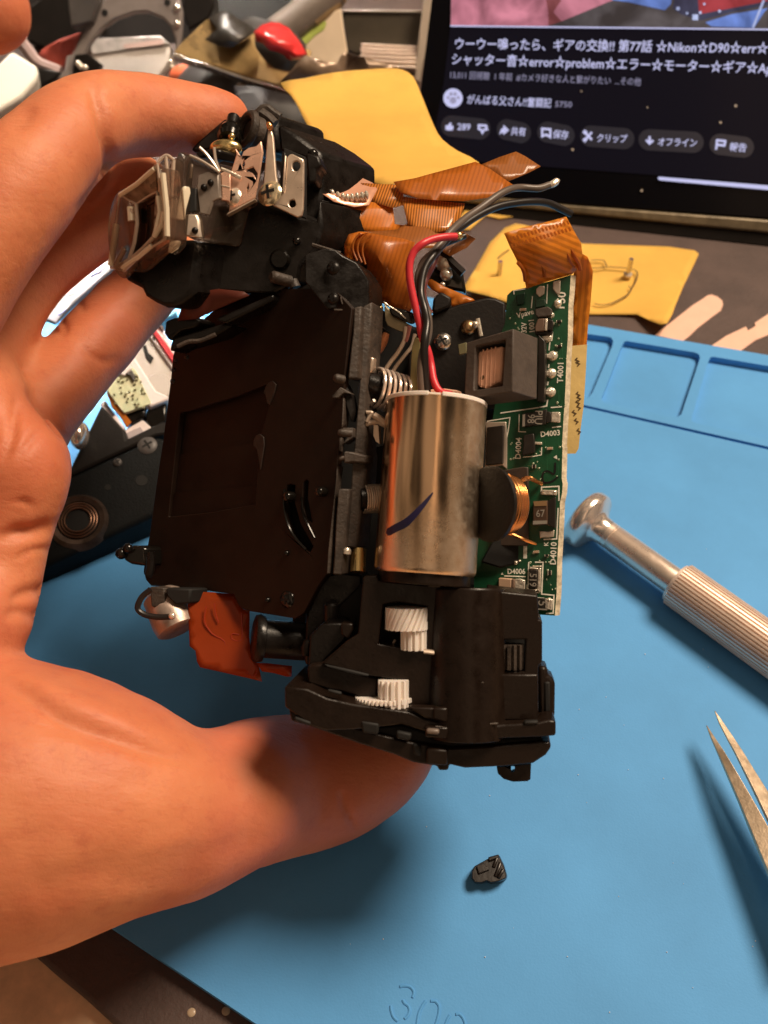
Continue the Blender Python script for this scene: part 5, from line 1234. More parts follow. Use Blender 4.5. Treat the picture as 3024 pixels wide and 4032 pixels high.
# metal brackets
FB = dirw((.2, 0, -.98))
vf([(768, 470), (800, 455), (842, 448), (838, 662), (826, 650), (764, 640)], 9, .0005, M_peach, 'bracket_plate', .12, ax=FB)
vf([(845, 455), (880, 345), (872, 300), (912, 365), (925, 325), (960, 300), (1010, 290), (1042, 255), (1052, 330), (1028, 480), (1000, 628), (830, 720), (842, 600)], 8.2, .0005, M_peach, 'bracket_plate', .12, ax=FB,
   holes=[[(915, 410), (928, 380), (935, 410), (922, 442)], [(945, 440), (990, 425), (1018, 470), (1010, 505), (985, 465), (940, 455)], [(945, 560), (958, 540), (962, 570), (950, 600)]])
bm = BM(); tube(bm, [V(x, y, 9) for x, y in Z('D', (765, 545), (800, 552), (838, 560))], .00012, 6); tube(bm, [V(x, y, 8.8) for x, y in Z('D', (780, 440), (840, 465), (910, 500))], .0003, 6); part('bracket_rib', bm, M_solder)
bm = BM(); prism(bm, [V(x, y, 8.4) for x, y in Z('D', (830, 722), (1000, 632), (1002, 640), (815, 740))], FB * .001); part('bracket_flange', bm, M_tin)
flag = vf([(1085, 175), (1108, 178), (1122, 230), (1140, 480), (1160, 592), (1195, 592), (1212, 360), (1230, 342), (1250, 342), (1318, 375), (1322, 400), (1316, 700), (1305, 745), (1280, 756), (1022, 632), (1040, 590), (1056, 540), (1075, 300)], 6.5, .0006, M_tin, 'bracket_flag', .15, ax=FB,
     holes=[[(1270 + 27 * math.cos(k / 12 * 6.283), 420 + 34 * math.sin(k / 12 * 6.283)) for k in range(12)], [(1245 + 23 * math.cos(k / 12 * 6.283), 665 + 27 * math.sin(k / 12 * 6.283)) for k in range(12)]])
vf([(1160, 590), (1178, 330), (1200, 330), (1196, 590)], 5.8, .0005, M_black, 'bracket_slot', .1, ax=FB)
vf([(1195, 350), (1206, 352), (1190, 592), (1178, 592)], 6.8, .0005, M_tin, 'bracket_fold', .1, ax=FB)
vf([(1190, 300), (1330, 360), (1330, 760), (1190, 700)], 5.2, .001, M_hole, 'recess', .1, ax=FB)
cross_screw('screw', V(*Z1('D', 1098, 600), 6.6), dirw((-.35, .15, .92)), .0020, mat('nickel', (.82, .70, .48), .2, .8), .0007)
cross_screw('screw', V(*Z1('D', 862, 622), 8.4), dirw((-.5, .1, .86)), .0014, M_solder, .0006)
# hinge, nut, spring, hook on top
bm = BM()
a = V(*Z1('D', 952, 182), -1); ax = dirw((-.75, .15, .62)); u, v = perp(ax)
pts = [a + (u * math.cos(k / 28 * 6.283) + v * math.sin(k / 28 * 6.283)) * .0024 for k in range(29)]; tube(bm, pts, .0007, 10, sub=1); lathe(bm, a - ax * .002, a - ax * .0003, [(0, .0026), (1, .0026)], 28)
part('hinge_ring', bm, M_frame)
bm = BM()
lathe(bm, V(*Z1('D', 845, 190), 0), V(*Z1('D', 830, 255), 2), [(0, .0017), (.3, .0019), (.5, .0015), (.7, .0019), (1, .0016)], 28); part('hinge_post', bm, M_blackgloss)
bm = BM(); lathe(bm, V(*Z1('D', 862, 105), -2), V(*Z1('D', 850, 165), -1), [(0, .0010), (1, .0010)], 20); part('hinge_post', bm, M_black)
bm = BM(); ball(bm, V(*Z1('D', 812, 306), 3), .0018, 3, scale=(1.4, .7, .8)); part('brass_contact', bm, M_brass)
bm = BM(); ball(bm, V(*Z1('D', 850, 228), 3), .0006, 2); part('brass_contact', bm, M_brass)
bm = BM(); tube(bm, [V(x, y, -3) for x, y in Z('D', (1020, 95), (1040, 58), (1080, 45), (1120, 75), (1165, 105))], .0007, 10); tube(bm, [V(x, y, -2) for x, y in Z('D', (1040, 75), (1090, 110), (1130, 150))], .0009, 8); part('catch_hook', bm, M_frame)
bm = BM(); prism(bm, [V(x, y, 7) for x, y in Z('D', (1070, 130), (1095, 125), (1112, 150), (1108, 185), (1080, 180))], FB * .001); part('catch_tip', bm, M_copper, bevel=.2)
bm = BM()
for x, y, r, z in ((1380, 345, .0009, -1), (1352, 505, .0007, 1), (1275, 912, .0007, 4), (690, 1068, .00025, 4)): ball(bm, V(*Z1('D', x, y), z), r, 2)
part('rivet', bm, M_blackgloss)
bm = BM()
lathe(bm, V(*Z1('D', 1105, 1140), 5), V(*Z1('D', 1230, 1175), 3), [(0, .0006), (.1, .0009), (1, .0009)], 16); lathe(bm, V(*Z1('D', 1250, 1165), 3), V(*Z1('D', 1265, 1215), 3), [(0, .0007), (1, .0009)], 14)
part('boss', bm, M_frame)
bm = BM(); lathe(bm, V(*Z1('D', 1160, 1030), 4.5), V(*Z1('D', 1175, 1035), 2), [(0, .0012), (.3, .0016), (1, .0016)], 20); part('boss', bm, M_blackgloss)
bm = BM(); tube(bm, [V(x, y, 4) for x, y in Z('D', (1375, 935), (1440, 955), (1560, 992))], .0003, 6); part('moulded_edge', bm, M_frame)
bm = BM(); prism(bm, [V(x, y, 2) for x, y in Z('D', (1330, 330), (1420, 350), (1440, 420), (1400, 440), (1400, 520), (1345, 540), (1335, 420))], FB * .004); part('prism_clip', bm, M_black, bevel=.4)
ZOFF = 0.0
# ================================================================== tools and papers on the mat
def ground_pts(k, pts, h): return [G(x, y, h) for x, y in Z(k, *pts)]
# precision screwdriver, lying on the mat
kr = .0049
s0 = G(*Z1('M', 432, 338), kr + .0003); s1 = G(*Z1('M', 1332, 985), kr); sx = (s1 - s0); sx.z = 0; sx.normalize()
S = lambda t: s0 + sx * t / 1000
tk = ((G(*Z1('M', 855, 650), kr) - s0).dot(sx)) * 1000
sd_ = thing('screwdriver', 'small silver screwdriver with knurled handle and swivel cap lying on the mat', 'screwdriver', s0)
M_alu = mat('aluminium', (.90, .75, .64), .28, .75, var=.08, vscale=200, rvar=.08)
M_chrome = mat('chrome', (.90, .78, .70), .2, .8, bump=.05, bscale=300)
M_knurl = mat('pale_aluminium', (.86, .70, .60), .42, .5, var=.06, vscale=200)
bm = BM(); lathe(bm, S(-3.6), S(4.2), [(0, .0022), (.03, .0048), (.10, .0062), (.20, .0067), (.42, .0067), (.50, .0062), (.62, .0042), (.74, .0031), (1, .0029)], 56); add('swivel_cap', bm, M_chrome, parent=sd_, smooth=50)
bm = BM(); lathe(bm, S(3.2), S(tk), [(0, .0024), (.03, .0029), (.12, .0029), (.13, .0027), (.15, .0029), (1, .0029)], 48); add('neck', bm, M_alu, parent=sd_)
bm = BM(); lathe(bm, S(tk - .4), S(tk + 1.2), [(0, .0030), (.2, .0043), (1, kr - .0004)], 48); add('handle_shoulder', bm, M_knurl, parent=sd_)
bm = BM(); gear(bm, S(tk + .6), S(tk + 62), kr, 38, .00042, 0, 2); add('knurled_handle', bm, M_knurl, parent=sd_, smooth=25)
bm = BM(); lathe(bm, S(tk + 62), S(tk + 108), [(0, .0040), (.12, .0030), (.14, .0012), (.93, .0012), (1, .0006)], 32); add('blade', bm, M_chrome, parent=sd_)
# tweezers
M_tw = mat('tweezer_steel', (.80, .64, .47), .42, .9, var=.08, vscale=500, bump=.12, bscale=2500, rvar=.06)
tw = thing('tweezers', 'fine pointed steel tweezers with open tips at right edge of the mat', 'tweezers', G(*Z1('M', 1250, 1800), .006))
def arm(lf, rt, h0, h1, tilt):
    bm = BM(); n = len(lf); top = []
    Lp = [G(x, y, h0 + (h1 - h0) * i / (n - 1)) for i, (x, y) in enumerate(Z('M', *lf))]
    Rp = [G(x, y, h0 + tilt * i / (n - 1) + (h1 - h0) * i / (n - 1)) for i, (x, y) in enumerate(Z('M', *rt))]
    lo = Vector((0, 0, -.0011))
    vs = [[bm.verts.new(p) for p in (a, b, b + lo * (.25 + .75 * i / (n - 1)), a + lo * (.25 + .75 * i / (n - 1)))] for i, (a, b) in enumerate(zip(Lp, Rp))]
    for i in range(n - 1):
        for j in range(4):
            q = (j + 1) % 4; bm.faces.new((vs[i][j], vs[i + 1][j], vs[i + 1][q], vs[i][q]))
    bm.faces.new(vs[0]); bm.faces.new(list(reversed(vs[-1])))
    bmesh.ops.recalc_face_normals(bm, faces=bm.faces)
    add('arm', bm, M_tw, parent=tw, bevel=.12)
arm([(1015, 1372), (1042, 1440), (1082, 1530), (1118, 1610), (1182, 1755), (1332, 2120), (1520, 2580)], [(1021, 1374), (1064, 1440), (1105, 1500), (1142, 1560), (1245, 1735), (1400, 2010), (1640, 2440)], .0055, .008, .0012)
arm([(1058, 1298), (1082, 1360), (1130, 1450), (1162, 1505), (1250, 1680), (1400, 1990), (1600, 2330)], [(1063, 1300), (1100, 1352), (1150, 1425), (1200, 1500), (1262, 1600), (1420, 1850), (1680, 2260)], .0075, .009, -.0016)
# broken piece of black gear
bm = BM()
gz = lambda pts, h: [G(x, y, h) for x, y in Z('Y', *pts)]
prism(bm, gz([(500, 660), (715, 540), (720, 515), (880, 470), (945, 610), (970, 660), (1010, 800), (1005, 860), (900, 905), (760, 935), (690, 900), (600, 935), (500, 930), (450, 860), (450, 740)], .0026),
      gz([(470, 690), (700, 570), (735, 545), (905, 500), (975, 640), (990, 690), (1030, 830), (1015, 880), (900, 940), (760, 960), (690, 930), (600, 955), (490, 945), (440, 870), (440, 760)], .0000))
for a, b in (((870, 500), (800, 690)), ((915, 610), (830, 840)), ((960, 720), (880, 860))): tube(bm, [G(*Z1('Y', *a), .0027), G(*Z1('Y', *b), .0026)], .00035, 8, sub=1)
prism(bm, gz([(720, 525), (880, 480), (890, 520), (730, 580)], .0031), (0, 0, -.001)); prism(bm, gz([(520, 660), (640, 610), (740, 720), (560, 790)], .0030), (0, 0, -.001))
add('gear_fragment', bm, mat('fragment_black', (.011, .0075, .0065), .28, var=.3, vscale=500, bump=.06, bscale=1200), label='tiny broken black plastic gear fragment alone on the blue mat', cat='gear fragment', bevel=.2)

# ---------------- notes and tape behind the mat
def gfilm(k, pts, h0=PADH): return [(x, y, z) for (x, y), z in zip(Z(k, *[p[:2] for p in pts]), [p[2] for p in pts])]
gat = lambda x, y, z: G(x, y, PADH + z / 1000)
bm = BM()
film(bm, [(1988, 897, 1), (2030, 880, 1), (2068, 886, 1), (2294, 959, .6), (2632, 971, .8), (2736, 986, 1.6), (2751, 999, 2.0), (2736, 1034, 1.6), (2692, 1123, 1), (2660, 1200, 1.6), (2647, 1237, 3), (2627, 1272, 4.6), (2602, 1277, 4.4), (2560, 1262, 2.4), (2508, 1237, .8), (2319, 1237, .5), (2100, 1215, 1.5), (1996, 1189, 3.5), (1923, 1164, 4.5), (1820, 1139, 4), (1873, 1056, 1.5), (1930, 954, 1)],
     gat, 34, extra=[(2400, 1100, .4), (2150, 1050, .4), (2560, 1150, .5)])
note1 = add('sticky_note', bm, M_paper, label='yellow sticky note with pencil outline drawing and two tiny screws standing on it', cat='sticky note', solid=.12)
bm = BM()
def pen(k, pts, w=.00045):
    strip(bm, [gat(v.x, v.y, 1.25 if k == 'U' else 1.5) for v in spline([Vector(p) for p in Z(k, *pts)], 5)], w, Vector((0, 0, 1)))
pen('U', [(250, 452), (330, 450), (360, 458), (380, 500)]); pen('U', [(260, 515), (320, 513), (380, 506), (450, 508), (520, 514), (590, 524), (622, 552), (614, 610), (580, 672), (545, 725), (470, 770), (400, 800), (330, 806), (280, 796)]); pen('U', [(556, 652), (566, 672), (580, 680)], .0003)
pen('H', [(1112, 530), (1060, 568), (1022, 625), (1016, 670), (1040, 698), (1100, 716), (1180, 745)])
add('pencil_drawing', bm, M_ink, parent=note1, smooth=0)
def tiny_screw(k, xb, yb, xt, yt, r, label):
    b = gat(*Z1(k, xb, yb), 1.0); t0 = b + Vector((0, 0, .0046))
    o = thing('tiny_screw', label, 'screw', b, 'tiny screws standing on the note')
    bm = BM(); lathe(bm, b, b + Vector((0, 0, .0011)), [(0, r * 1.9), (.6, r * 2.0), (1, r * 1.3)], 20); add('head', bm, M_steel2, parent=o)
    bm = BM(); gear(bm, b + Vector((0, 0, .001)), t0 + Vector((0, 0, .0012)), r, 14, r * .1, 5, 10); add('shank', bm, M_steel, parent=o)
tiny_screw('H', 1055, 685, 1060, 610, .0007, 'tiny screw standing on the note left of the orange ribbon'); tiny_screw('U', 545, 575, 530, 440, .00065, 'tiny screw standing on the note right of the orange ribbon')
bm = BM(); film(bm, [(x, y, z) for x, y, z in Z('H', (800, 420, .6), (880, 300, .8), (1000, 262, .8), (1190, 208, .6), (1222, 246, .6), (1210, 262, .8), (1284, 300, 1), (1284, 322, 1), (1150, 345, .6), (1062, 362, .6), (985, 342, .6), (900, 420, .6))], lambda x, y, z: G(x, y, PADH + z / 1000), 40)
add('sticky_note', bm, M_paper, label='torn yellow sticky note piece under the loose wires near the tablet', cat='sticky note', solid=.12)
# tall curved note standing behind the module
def bn(x, y, z): return CAM + ray(x, y) * (z / 1000)
bm = BM()
film(bm, [(x, y, z) for x, y, z in Z('B', (175, 540, 246), (330, 510, 250), (500, 476, 254), (700, 455, 257), (880, 445, 258), (970, 455, 257), (1040, 500, 254), (1090, 610, 245), (1130, 710, 237), (1180, 830, 228), (1230, 910, 222), (1330, 985, 215), (1470, 1062, 206), (1330, 1120, 202), (1200, 1160, 199), (920, 1200, 197), (800, 1196, 198), (650, 1122, 204), (520, 1032, 211), (430, 930, 218), (350, 820, 226), (290, 700, 234), (240, 620, 240))], bn, 42, extra=[(x, y, z) for x, y, z in Z('B', (700, 700, 236), (750, 950, 216), (650, 600, 246), (900, 820, 226))], smooth_edge=2)
add('sticky_note', bm, M_paper, label='large blank yellow sticky note curling upright behind the orange ribbon cables', cat='sticky note', solid=.12)
for pts, lab in (([(765, 1045), (870, 960), (1060, 810), (1150, 752), (1180, 730), (1212, 724), (1260, 742), (1296, 772), (1302, 805), (1285, 850), (1230, 890), (1100, 990), (1040, 1050), (985, 1092)], 'beige tape strip with rounded end on the desk pad beside the note'),
                 ([(1212, 1130), (1330, 1050), (1485, 978), (1500, 1010), (1560, 975), (1555, 948), (1659, 880), (1860, 760), (1900, 860), (1659, 1045), (1560, 1085), (1435, 1175)], 'torn beige tape strip at the right edge of the desk pad')):
    bm = BM(); prism(bm, ground_pts('U', pts, PADH + .0004), (0, 0, -.00035)); add('tape_strip', bm, M_tape, label=lab, cat='tape', group='beige tape strips')

# ================================================================== the pile of parts behind the hand
def up_plane(k, x, y, h, lean): 
    """upright plane through the point at height h seen at that pixel, leaning back"""
    p = G(*Z1(k, x, y), h); n = Vector((0, -math.cos(lean), math.sin(lean))); return Plane(p, n)
def slab(k, pts, pln, th, m, holes=(), bev=.3, vec=None):
    bm = BM(); prism(bm, [pln.at(x, y) for x, y in Z(k, *pts)], (vec or -pln.n) * th, holes=[[pln.at(x, y) for x, y in Z(k, *h)] for h in holes]); return bm
M_greyp = mat('grey_painted', (.24, .21, .20), .45, var=.12, vscale=150, bump=.15, bscale=900)
M_greyd = mat('dark_grey', (.075, .068, .066), .45, var=.2, vscale=160)
M_silver = mat('silver_painted', (.62, .57, .53), .38, .25, var=.08, vscale=120)
M_olive = mat('gold_tinted_metal', (.36, .24, .10), .32, .55, var=.3, vscale=70, rvar=.1)
M_cream = mat('cream_paper', (.72, .58, .42), .7, var=.08, vscale=80)
# grey front frame of a camera with its round opening
P1 = up_plane('A', 700, 470, .004, math.radians(35))
outer = [(330, 470), (380, 420), (395, 330), (430, 322), (470, 240), (560, 80), (600, 20), (640, -40), (1050, -60), (1078, 60), (1075, 180), (1062, 290), (1030, 420), (1010, 520)]
ellipse = [(790 + 265 * math.cos(k / 40 * 6.283) + 0, 330 + 262 * math.sin(k / 40 * 6.283)) for k in range(40)]
holep = [(470, 470), (480, 360), (530, 255), (600, 170), (690, 105), (790, 72), (880, 68), (960, 100), (1015, 160), (1040, 235), (1040, 330), (1020, 400), (985, 470)]
fr = thing('camera_front_frame', 'grey metal camera front frame with large round opening leaning in the pile', 'camera frame', P1.at(*Z1('A', 700, 470)))
bm = slab('A', outer[:1] + outer[1:], P1, .004, M_greyp, holes=[holep]); add('frame', bm, M_greyp, parent=fr, bevel=.8)
bm = BM()
for x, y in ((622, 75), (993, 14)): p = P1.at(*Z1('A', x, y), .0002); lathe(bm, p, p - P1.n * .001, [(0, .0011), (1, .0011)], 16)
add('screw_hole', bm, M_hole, parent=fr)
for x, y in ((545, 42), (1052, 145), (1050, 50)):
    bm = BM(); p = P1.at(*Z1('A', x, y), .0002); blob(bm, p, P1.n, .0014, .0008); add('screw', bm, M_steel, parent=fr)
bm = slab('A', [(400, -60), (590, -60), (585, 20), (545, 130), (420, 160), (405, 60)], Plane(P1.p + P1.n * .004, P1.n), .006, M_greyd); add('side_lug', bm, M_greyd, parent=fr, bevel=.6)
bm = slab('A', [(430, 440), (440, 325), (520, 315), (600, 380), (560, 450)], Plane(P1.p + P1.n * .002, P1.n), .004, M_blackmatte); add('bracket', bm, M_blackmatte, parent=fr, bevel=.4)
bm = BM()
for x, y in ((465, 378), (505, 402), (1035, 345), (1015, 372), (1020, 400), (480, 395)): blob(bm, P1.at(*Z1('A', x, y), .003), P1.n, .0011, .001)
add('contact_pin', bm, M_solder, parent=fr)
# silver box seen through the opening
P2 = Plane(P1.p - P1.n * .016, (P1.n + Vector((0, 0, .35))).normalized())
bx = thing('silver_box', 'small silver grey box with label plate seen through the round opening', 'box', P2.at(*Z1('A', 760, 440)))
bm = slab('A', [(545, 330), (1010, 268), (1005, 360), (930, 470), (640, 470), (575, 400)], P2, .02, M_silver); add('body', bm, M_silver, parent=bx, bevel=.6)
bm = slab('A', [(535, 285), (565, 225), (950, 208), (1010, 262), (545, 328)], Plane(P2.p + P2.n * .0006, P2.n), .012, M_silver); add('lid', bm, mat('silver_light', (.48, .45, .43), .35, .5, var=.3, vscale=200), parent=bx, bevel=.5)
bm = slab('A', [(730, 275), (735, 262), (965, 232), (975, 262), (830, 278), (740, 286)], Plane(P2.p + P2.n * .0010, P2.n), .0004, M_cream); add('label_plate', bm, mat('pink_plate', (.50, .36, .33), .4), parent=bx)
# dark shell and red cloth to its left
P3 = Plane(P1.p - P1.n * .02, P1.n)
bm = slab('A', [(100, 60), (180, 30), (300, -60), (460, -60), (560, 60), (500, 210), (430, 300), (330, 320), (130, 230)], P3, .02, M_blackmatte); add('plastic_shell', bm, M_blackmatte, label='black plastic shell half leaning behind the grey frame', cat='plastic shell', bevel=1)
P4 = Plane(P1.p - P1.n * .004, P1.n)
bm = BM(); film(bm, [(x, y, z) for x, y, z in Z('A', (200, 350, 2), (260, 285, 4), (350, 240, 8), (480, 195, 3), (440, 320, 2), (380, 410, 4), (280, 380, 5))], lambda x, y, z: P4.at(x, y, z / 1000 - .004), 40); add('red_cloth', bm, mat('red_cloth', (.36, .06, .04), .7, var=.3, vscale=120), label='dull red cloth scrap left of the grey frame', cat='cloth', solid=.6)
bm = BM(); tube(bm, [P4.at(*Z1('A', x, y), .002) for x, y in ((110, 225), (165, 300), (230, 375), (360, 430))], .0022, 8); add('cable', bm, mat('pinkgrey_cable', (.34, .25, .24), .4), label='pinkish grey cable beside the white lid', cat='cable')
bm = slab('A', [(215, 395), (360, 425), (330, 470), (215, 530), (225, 450)], Plane(P1.p + P1.n * .001, P1.n), .006, M_greyd); add('dark_block', bm, M_blackmatte, label='dark plastic block between white lid and grey frame', cat='plastic block', bevel=.8)
PB7 = Plane(P1.p - P1.n * .030 + Vector((0, .012, 0)), P1.n)
bm = slab('A', [(60, 520), (40, 60), (200, -120), (1000, -140), (1900, -60), (1900, 560), (900, 600)], PB7, .02, M_hole); add('gap_backing', bm, mat('gap_black', (.010, .008, .008), .7, var=.4, vscale=60, bump=.3, bscale=200), label='black slab added behind the pile of camera parts to darken its gaps', cat='backing slab', bevel=2)  # added slab, keeps the openings in the pile dark
# white lid
bm = slab('A', [(-60, 420), (10, 360), (60, 308), (80, 305), (215, 388), (226, 420), (220, 470), (140, 570), (60, 620), (-60, 690)], Plane(G(*Z1('A', 60, 520), .012), Vector((.25, -.55, .8))), .010, M_white)
add('white_lid', bm, mat('white_lid', (.86, .83, .74), .3), label='bright white plastic lid at the left edge of the pile', cat='lid', bevel=1.2, seg=3)
# gold metal sheets
n5 = Vector((.10, -.55, .83)); P5 = Plane(G(*Z1('A', 1200, 480), .020), n5)
bm = slab('A', [(1030, 310), (1075, 255), (1230, 110), (1480, 165), (1700, 225), (1850, 300), (1800, 480), (1640, 500), (1475, 455), (1245, 380)], P5, .0022, M_olive); ms = add('metal_sheet', bm, M_olive, label='gold tinted folded metal sheet with bright edge left of the curled note', cat='metal sheet', bevel=.3)
bm = slab('A', [(1028, 316), (1245, 384), (1475, 460), (1640, 506), (1800, 560), (1800, 575), (1640, 524), (1470, 478), (1240, 398), (1026, 330)], Plane(P5.p + P5.n * .0008, P5.n), .003, M_steel); add('bright_edge', bm, M_steel, parent=ms, bevel=.2)
bm = slab('A', [(1405, 490), (1480, 480), (1660, 540), (1800, 590), (1830, 640), (1660, 582), (1408, 504)], Plane(P5.p - P5.n * .004, P5.n), .003, M_steel2); add('metal_strip', bm, M_steel2, label='narrow polished metal strip just under the gold sheet', cat='metal strip', bevel=.3)
# crumpled foil behind the note
bm = BM(); film(bm, [(x, y, z) for x, y, z in Z('B', (170, 535, 0), (250, 450, 4), (300, 390, 8), (335, 360, 2), (440, 395, 6), (545, 415, 2), (570, 365, 9), (600, 345, 3), (720, 372, 5), (800, 402, 1), (945, 440, 4), (900, 520, 0), (600, 560, 0), (350, 580, 0))], lambda x, y, z: bn(x, y, 300 - z), 40, extra=[(x, y, z) for x, y, z in Z('B', (660, 400, -6), (420, 470, 10), (740, 430, 8))])
add('crumpled_film', bm, mat('brown_film', (.22, .15, .10), .3, .3, var=.35, vscale=90), label='crumpled brown film sticking out behind the curled yellow note', cat='film', solid=.3)
# dark pouch under it all
P6 = Plane(G(*Z1('D', 1200, 300), .006), Vector((.15, -.6, .8)))
bm = BM(); film(bm, [(x, y, z) for x, y, z in Z('B', (-130, 560, 0), (0, 560, 4), (300, 640, 2), (500, 800, 0), (800, 1150, 0), (500, 1180, 0), (330, 1060, 2), (100, 900, 6), (-100, 760, 4))], lambda x, y, z: P6.at(x, y, z / 1000), 60); add('dark_pouch', bm, mat('pouch_cloth', (.014, .011, .013), .55, var=.3, vscale=90, bump=.3, bscale=600), label='dark cloth pouch lying behind the viewfinder', cat='pouch', solid=1.5)
bm = BM(); ball(bm, G(*Z1('A', 1300, 590), .006), .016, 4, scale=(1, 1, .8)); add('lens_cap', bm, M_greyd, label='dark grey rounded cap behind the index fingertip', cat='cap')
bm = BM(); ball(bm, G(*Z1('A', 1125, 455), .012), .005, 3, scale=(1.4, 1, .8)); add('orange_bead', bm, mat('orange_plastic', (.75, .16, .07), .4), label='small orange plastic piece beside the grey frame', cat='bead')
# pliers handle with a red band
hd = thing('tool_handle', 'black tool handle with glossy red grip band lying in the pile', 'tool handle', G(*Z1('B', 150, 430), .012))
h0 = bn(*Z1('B', -60, 290), 330); h1 = bn(*Z1('B', 300, 400), 312)
bm = BM(); lathe(bm, h0, h1, [(0, .006), (.15, .0092), (.6, .0092), (.85, .0070), (.97, .0040), (1, .0015)], 40); add('grip', bm, mat('rubber_dark', (.030, .026, .022), .5, var=.2, vscale=100), parent=hd)
bm = BM(); film(bm, [(x, y, z) for x, y, z in Z('B', (0, 205, 7), (50, 162, 4), (110, 146, 3), (165, 148, 2), (230, 185, 3), (290, 258, 3), (350, 352, 2), (285, 366, 5), (235, 320, 8), (170, 285, 10), (110, 268, 10), (60, 222, 10))], lambda x, y, z: bn(x, y, 306 - z), 30); add('red_band', bm, mat('red_plastic', (.66, .035, .035), .28, coat=.3), parent=hd, solid=3)
# printed paper bag, clear box with cards
P7 = up_plane('B', 450, 400, .01, math.radians(40)); P7.p = P7.p + Vector((0, .01, 0))
bm = slab('B', [(250, 180), (330, 130), (470, 95), (570, 52), (585, 180), (612, 330), (560, 430), (345, 400), (300, 280)], P7, .004, M_cream); bag = add('paper_packet', bm, M_cream, label='cream paper packet with green leaf print behind the red banded handle', cat='packet', bevel=.5)
bm = slab('B', [(250, 186), (330, 150), (450, 122), (474, 150), (460, 190), (400, 230), (345, 288), (290, 250)], Plane(P7.p + P7.n * .0003, P7.n), .0002, M_cream); add('leaf_print', bm, mat('leaf_green', (.42, .50, .10), .6, var=.25, vscale=130), parent=bag, smooth=0)
P8 = up_plane('B', 850, 450, .0, math.radians(35))
cb = thing('card_box', 'clear case holding a stack of white cards beside the tablet', 'card box', P8.at(*Z1('B', 850, 450)))
bm = slab('B', [(575, 78), (1098, 78), (1085, 300), (1060, 480), (900, 470), (610, 325)], P8, .012, M_greyd); add('back_panel', bm, mat('olive_dark', (.050, .040, .026), .45, var=.2, vscale=80), parent=cb, bevel=.5)
for i, (y, a) in enumerate(((282, 700), (306, 694), (330, 700), (356, 690), (384, 720), (415, 760))):
    bm = slab('B', [(a, y), (1062, y + 16), (1060, y + 34), (a, y + 18)], Plane(P8.p + P8.n * (.002 + .0012 * i), P8.n), .02, M_white); add('card', bm, mat('card_white', (.70, .56, .46), .5, var=.15, vscale=90), parent=cb, bevel=.3)
bm = slab('B', [(1112, -40), (1165, -40), (1142, 200), (1085, 540), (1046, 520), (1082, 200)], Plane(P8.p + P8.n * .006, P8.n), .004, M_white); add('clear_edge', bm, mat('clear_plastic', (.80, .70, .58), .12, trans=.6, ior=1.45), parent=cb, bevel=.5)
bm = slab('B', [(575, 62), (1098, 66), (1098, 78), (575, 74)], Plane(P8.p + P8.n * .001, P8.n), .002, M_silver); add('top_rim', bm, M_silver, parent=cb, bevel=.2)
# cables and a round black part at the top edge
for pts, r, c, lab in (([(150, 230), (260, 150), (400, 40), (520, -60)], .0060, (.20, .165, .14), 'thick grey brown cable crossing behind the red banded handle'), ([(230, 210), (350, 110), (470, 10), (560, -60)], .0036, (.34, .26, .20), 'thinner tan cable beside the thick cable'), ([(380, 130), (470, 60), (560, -40)], .0034, (.30, .20, .10), 'brown stick beside the tan cable')):
    bm = BM(); tube(bm, [bn(x, y, 345) for x, y in Z('B', *pts)], r, 12); add('cable', bm, mat('cable_skin', c, .42, var=.15, vscale=100), label=lab, cat='cable', group='cables at the back')
rg = thing('black_ring', 'round black lens ring with bright rims at the top of the pile', 'lens ring', bn(*Z1('A', 1500, 0), 372))
a = bn(*Z1('A', 1500, -70), 385); up_ = Vector((.05, -.45, .9)).normalized(); u, v = perp(up_)
bm = BM(); lathe(bm, a - up_ * .016, a + up_ * .010, [(0, .030), (.4, .031), (.45, .029), (.8, .029), (1, .027)], 72); add('body', bm, M_blackgloss, parent=rg)
for hh, rr in ((-.0065, .0312), (.004, .0292)):
    bm = BM(); tube(bm, [a + up_ * hh + (u * math.cos(k / 60 * 6.2832) + v * math.sin(k / 60 * 6.2832)) * rr for k in range(61)], .0006, 8, sub=1); add('rim', bm, M_steel, parent=rg)
bm = slab('A', [(1075, 60), (1100, -60), (1260, -60), (1270, 40), (1240, 110), (1120, 180)], Plane(P1.p - P1.n * .014, P1.n), .012, M_blackmatte); add('plastic_shell', bm, M_blackmatte, label='black plastic shell right of the grey frame under the lens ring', cat='plastic shell', bevel=.8)
bm = BM(); film(bm, [(x, y, z) for x, y, z in Z('A', (1240, 105, 0), (1330, 60, 2), (1480, 150, 0), (1520, 180, 2), (1420, 250, 8), (1370, 285, 4), (1290, 270, 5), (1215, 235, 2), (1290, 170, 6))], lambda x, y, z: bn(x, y, 312 - z), 30); add('dark_film', bm, mat('dark_film', (.03, .026, .022), .35, var=.4, vscale=150), label='crinkled dark film lying on the gold metal sheet', cat='film', solid=.5)
bm = BM(); prism(bm, [bn(x, y, 352) for x, y in Z('A', (1180, -60), (1250, -60), (1250, 40), (1200, 10))], Vector((0, .01, -.004))); add('wood_chip', bm, mat('tan_wood', (.55, .36, .20), .5), label='tan wooden chip at the top edge', cat='wood chip', bevel=.3)

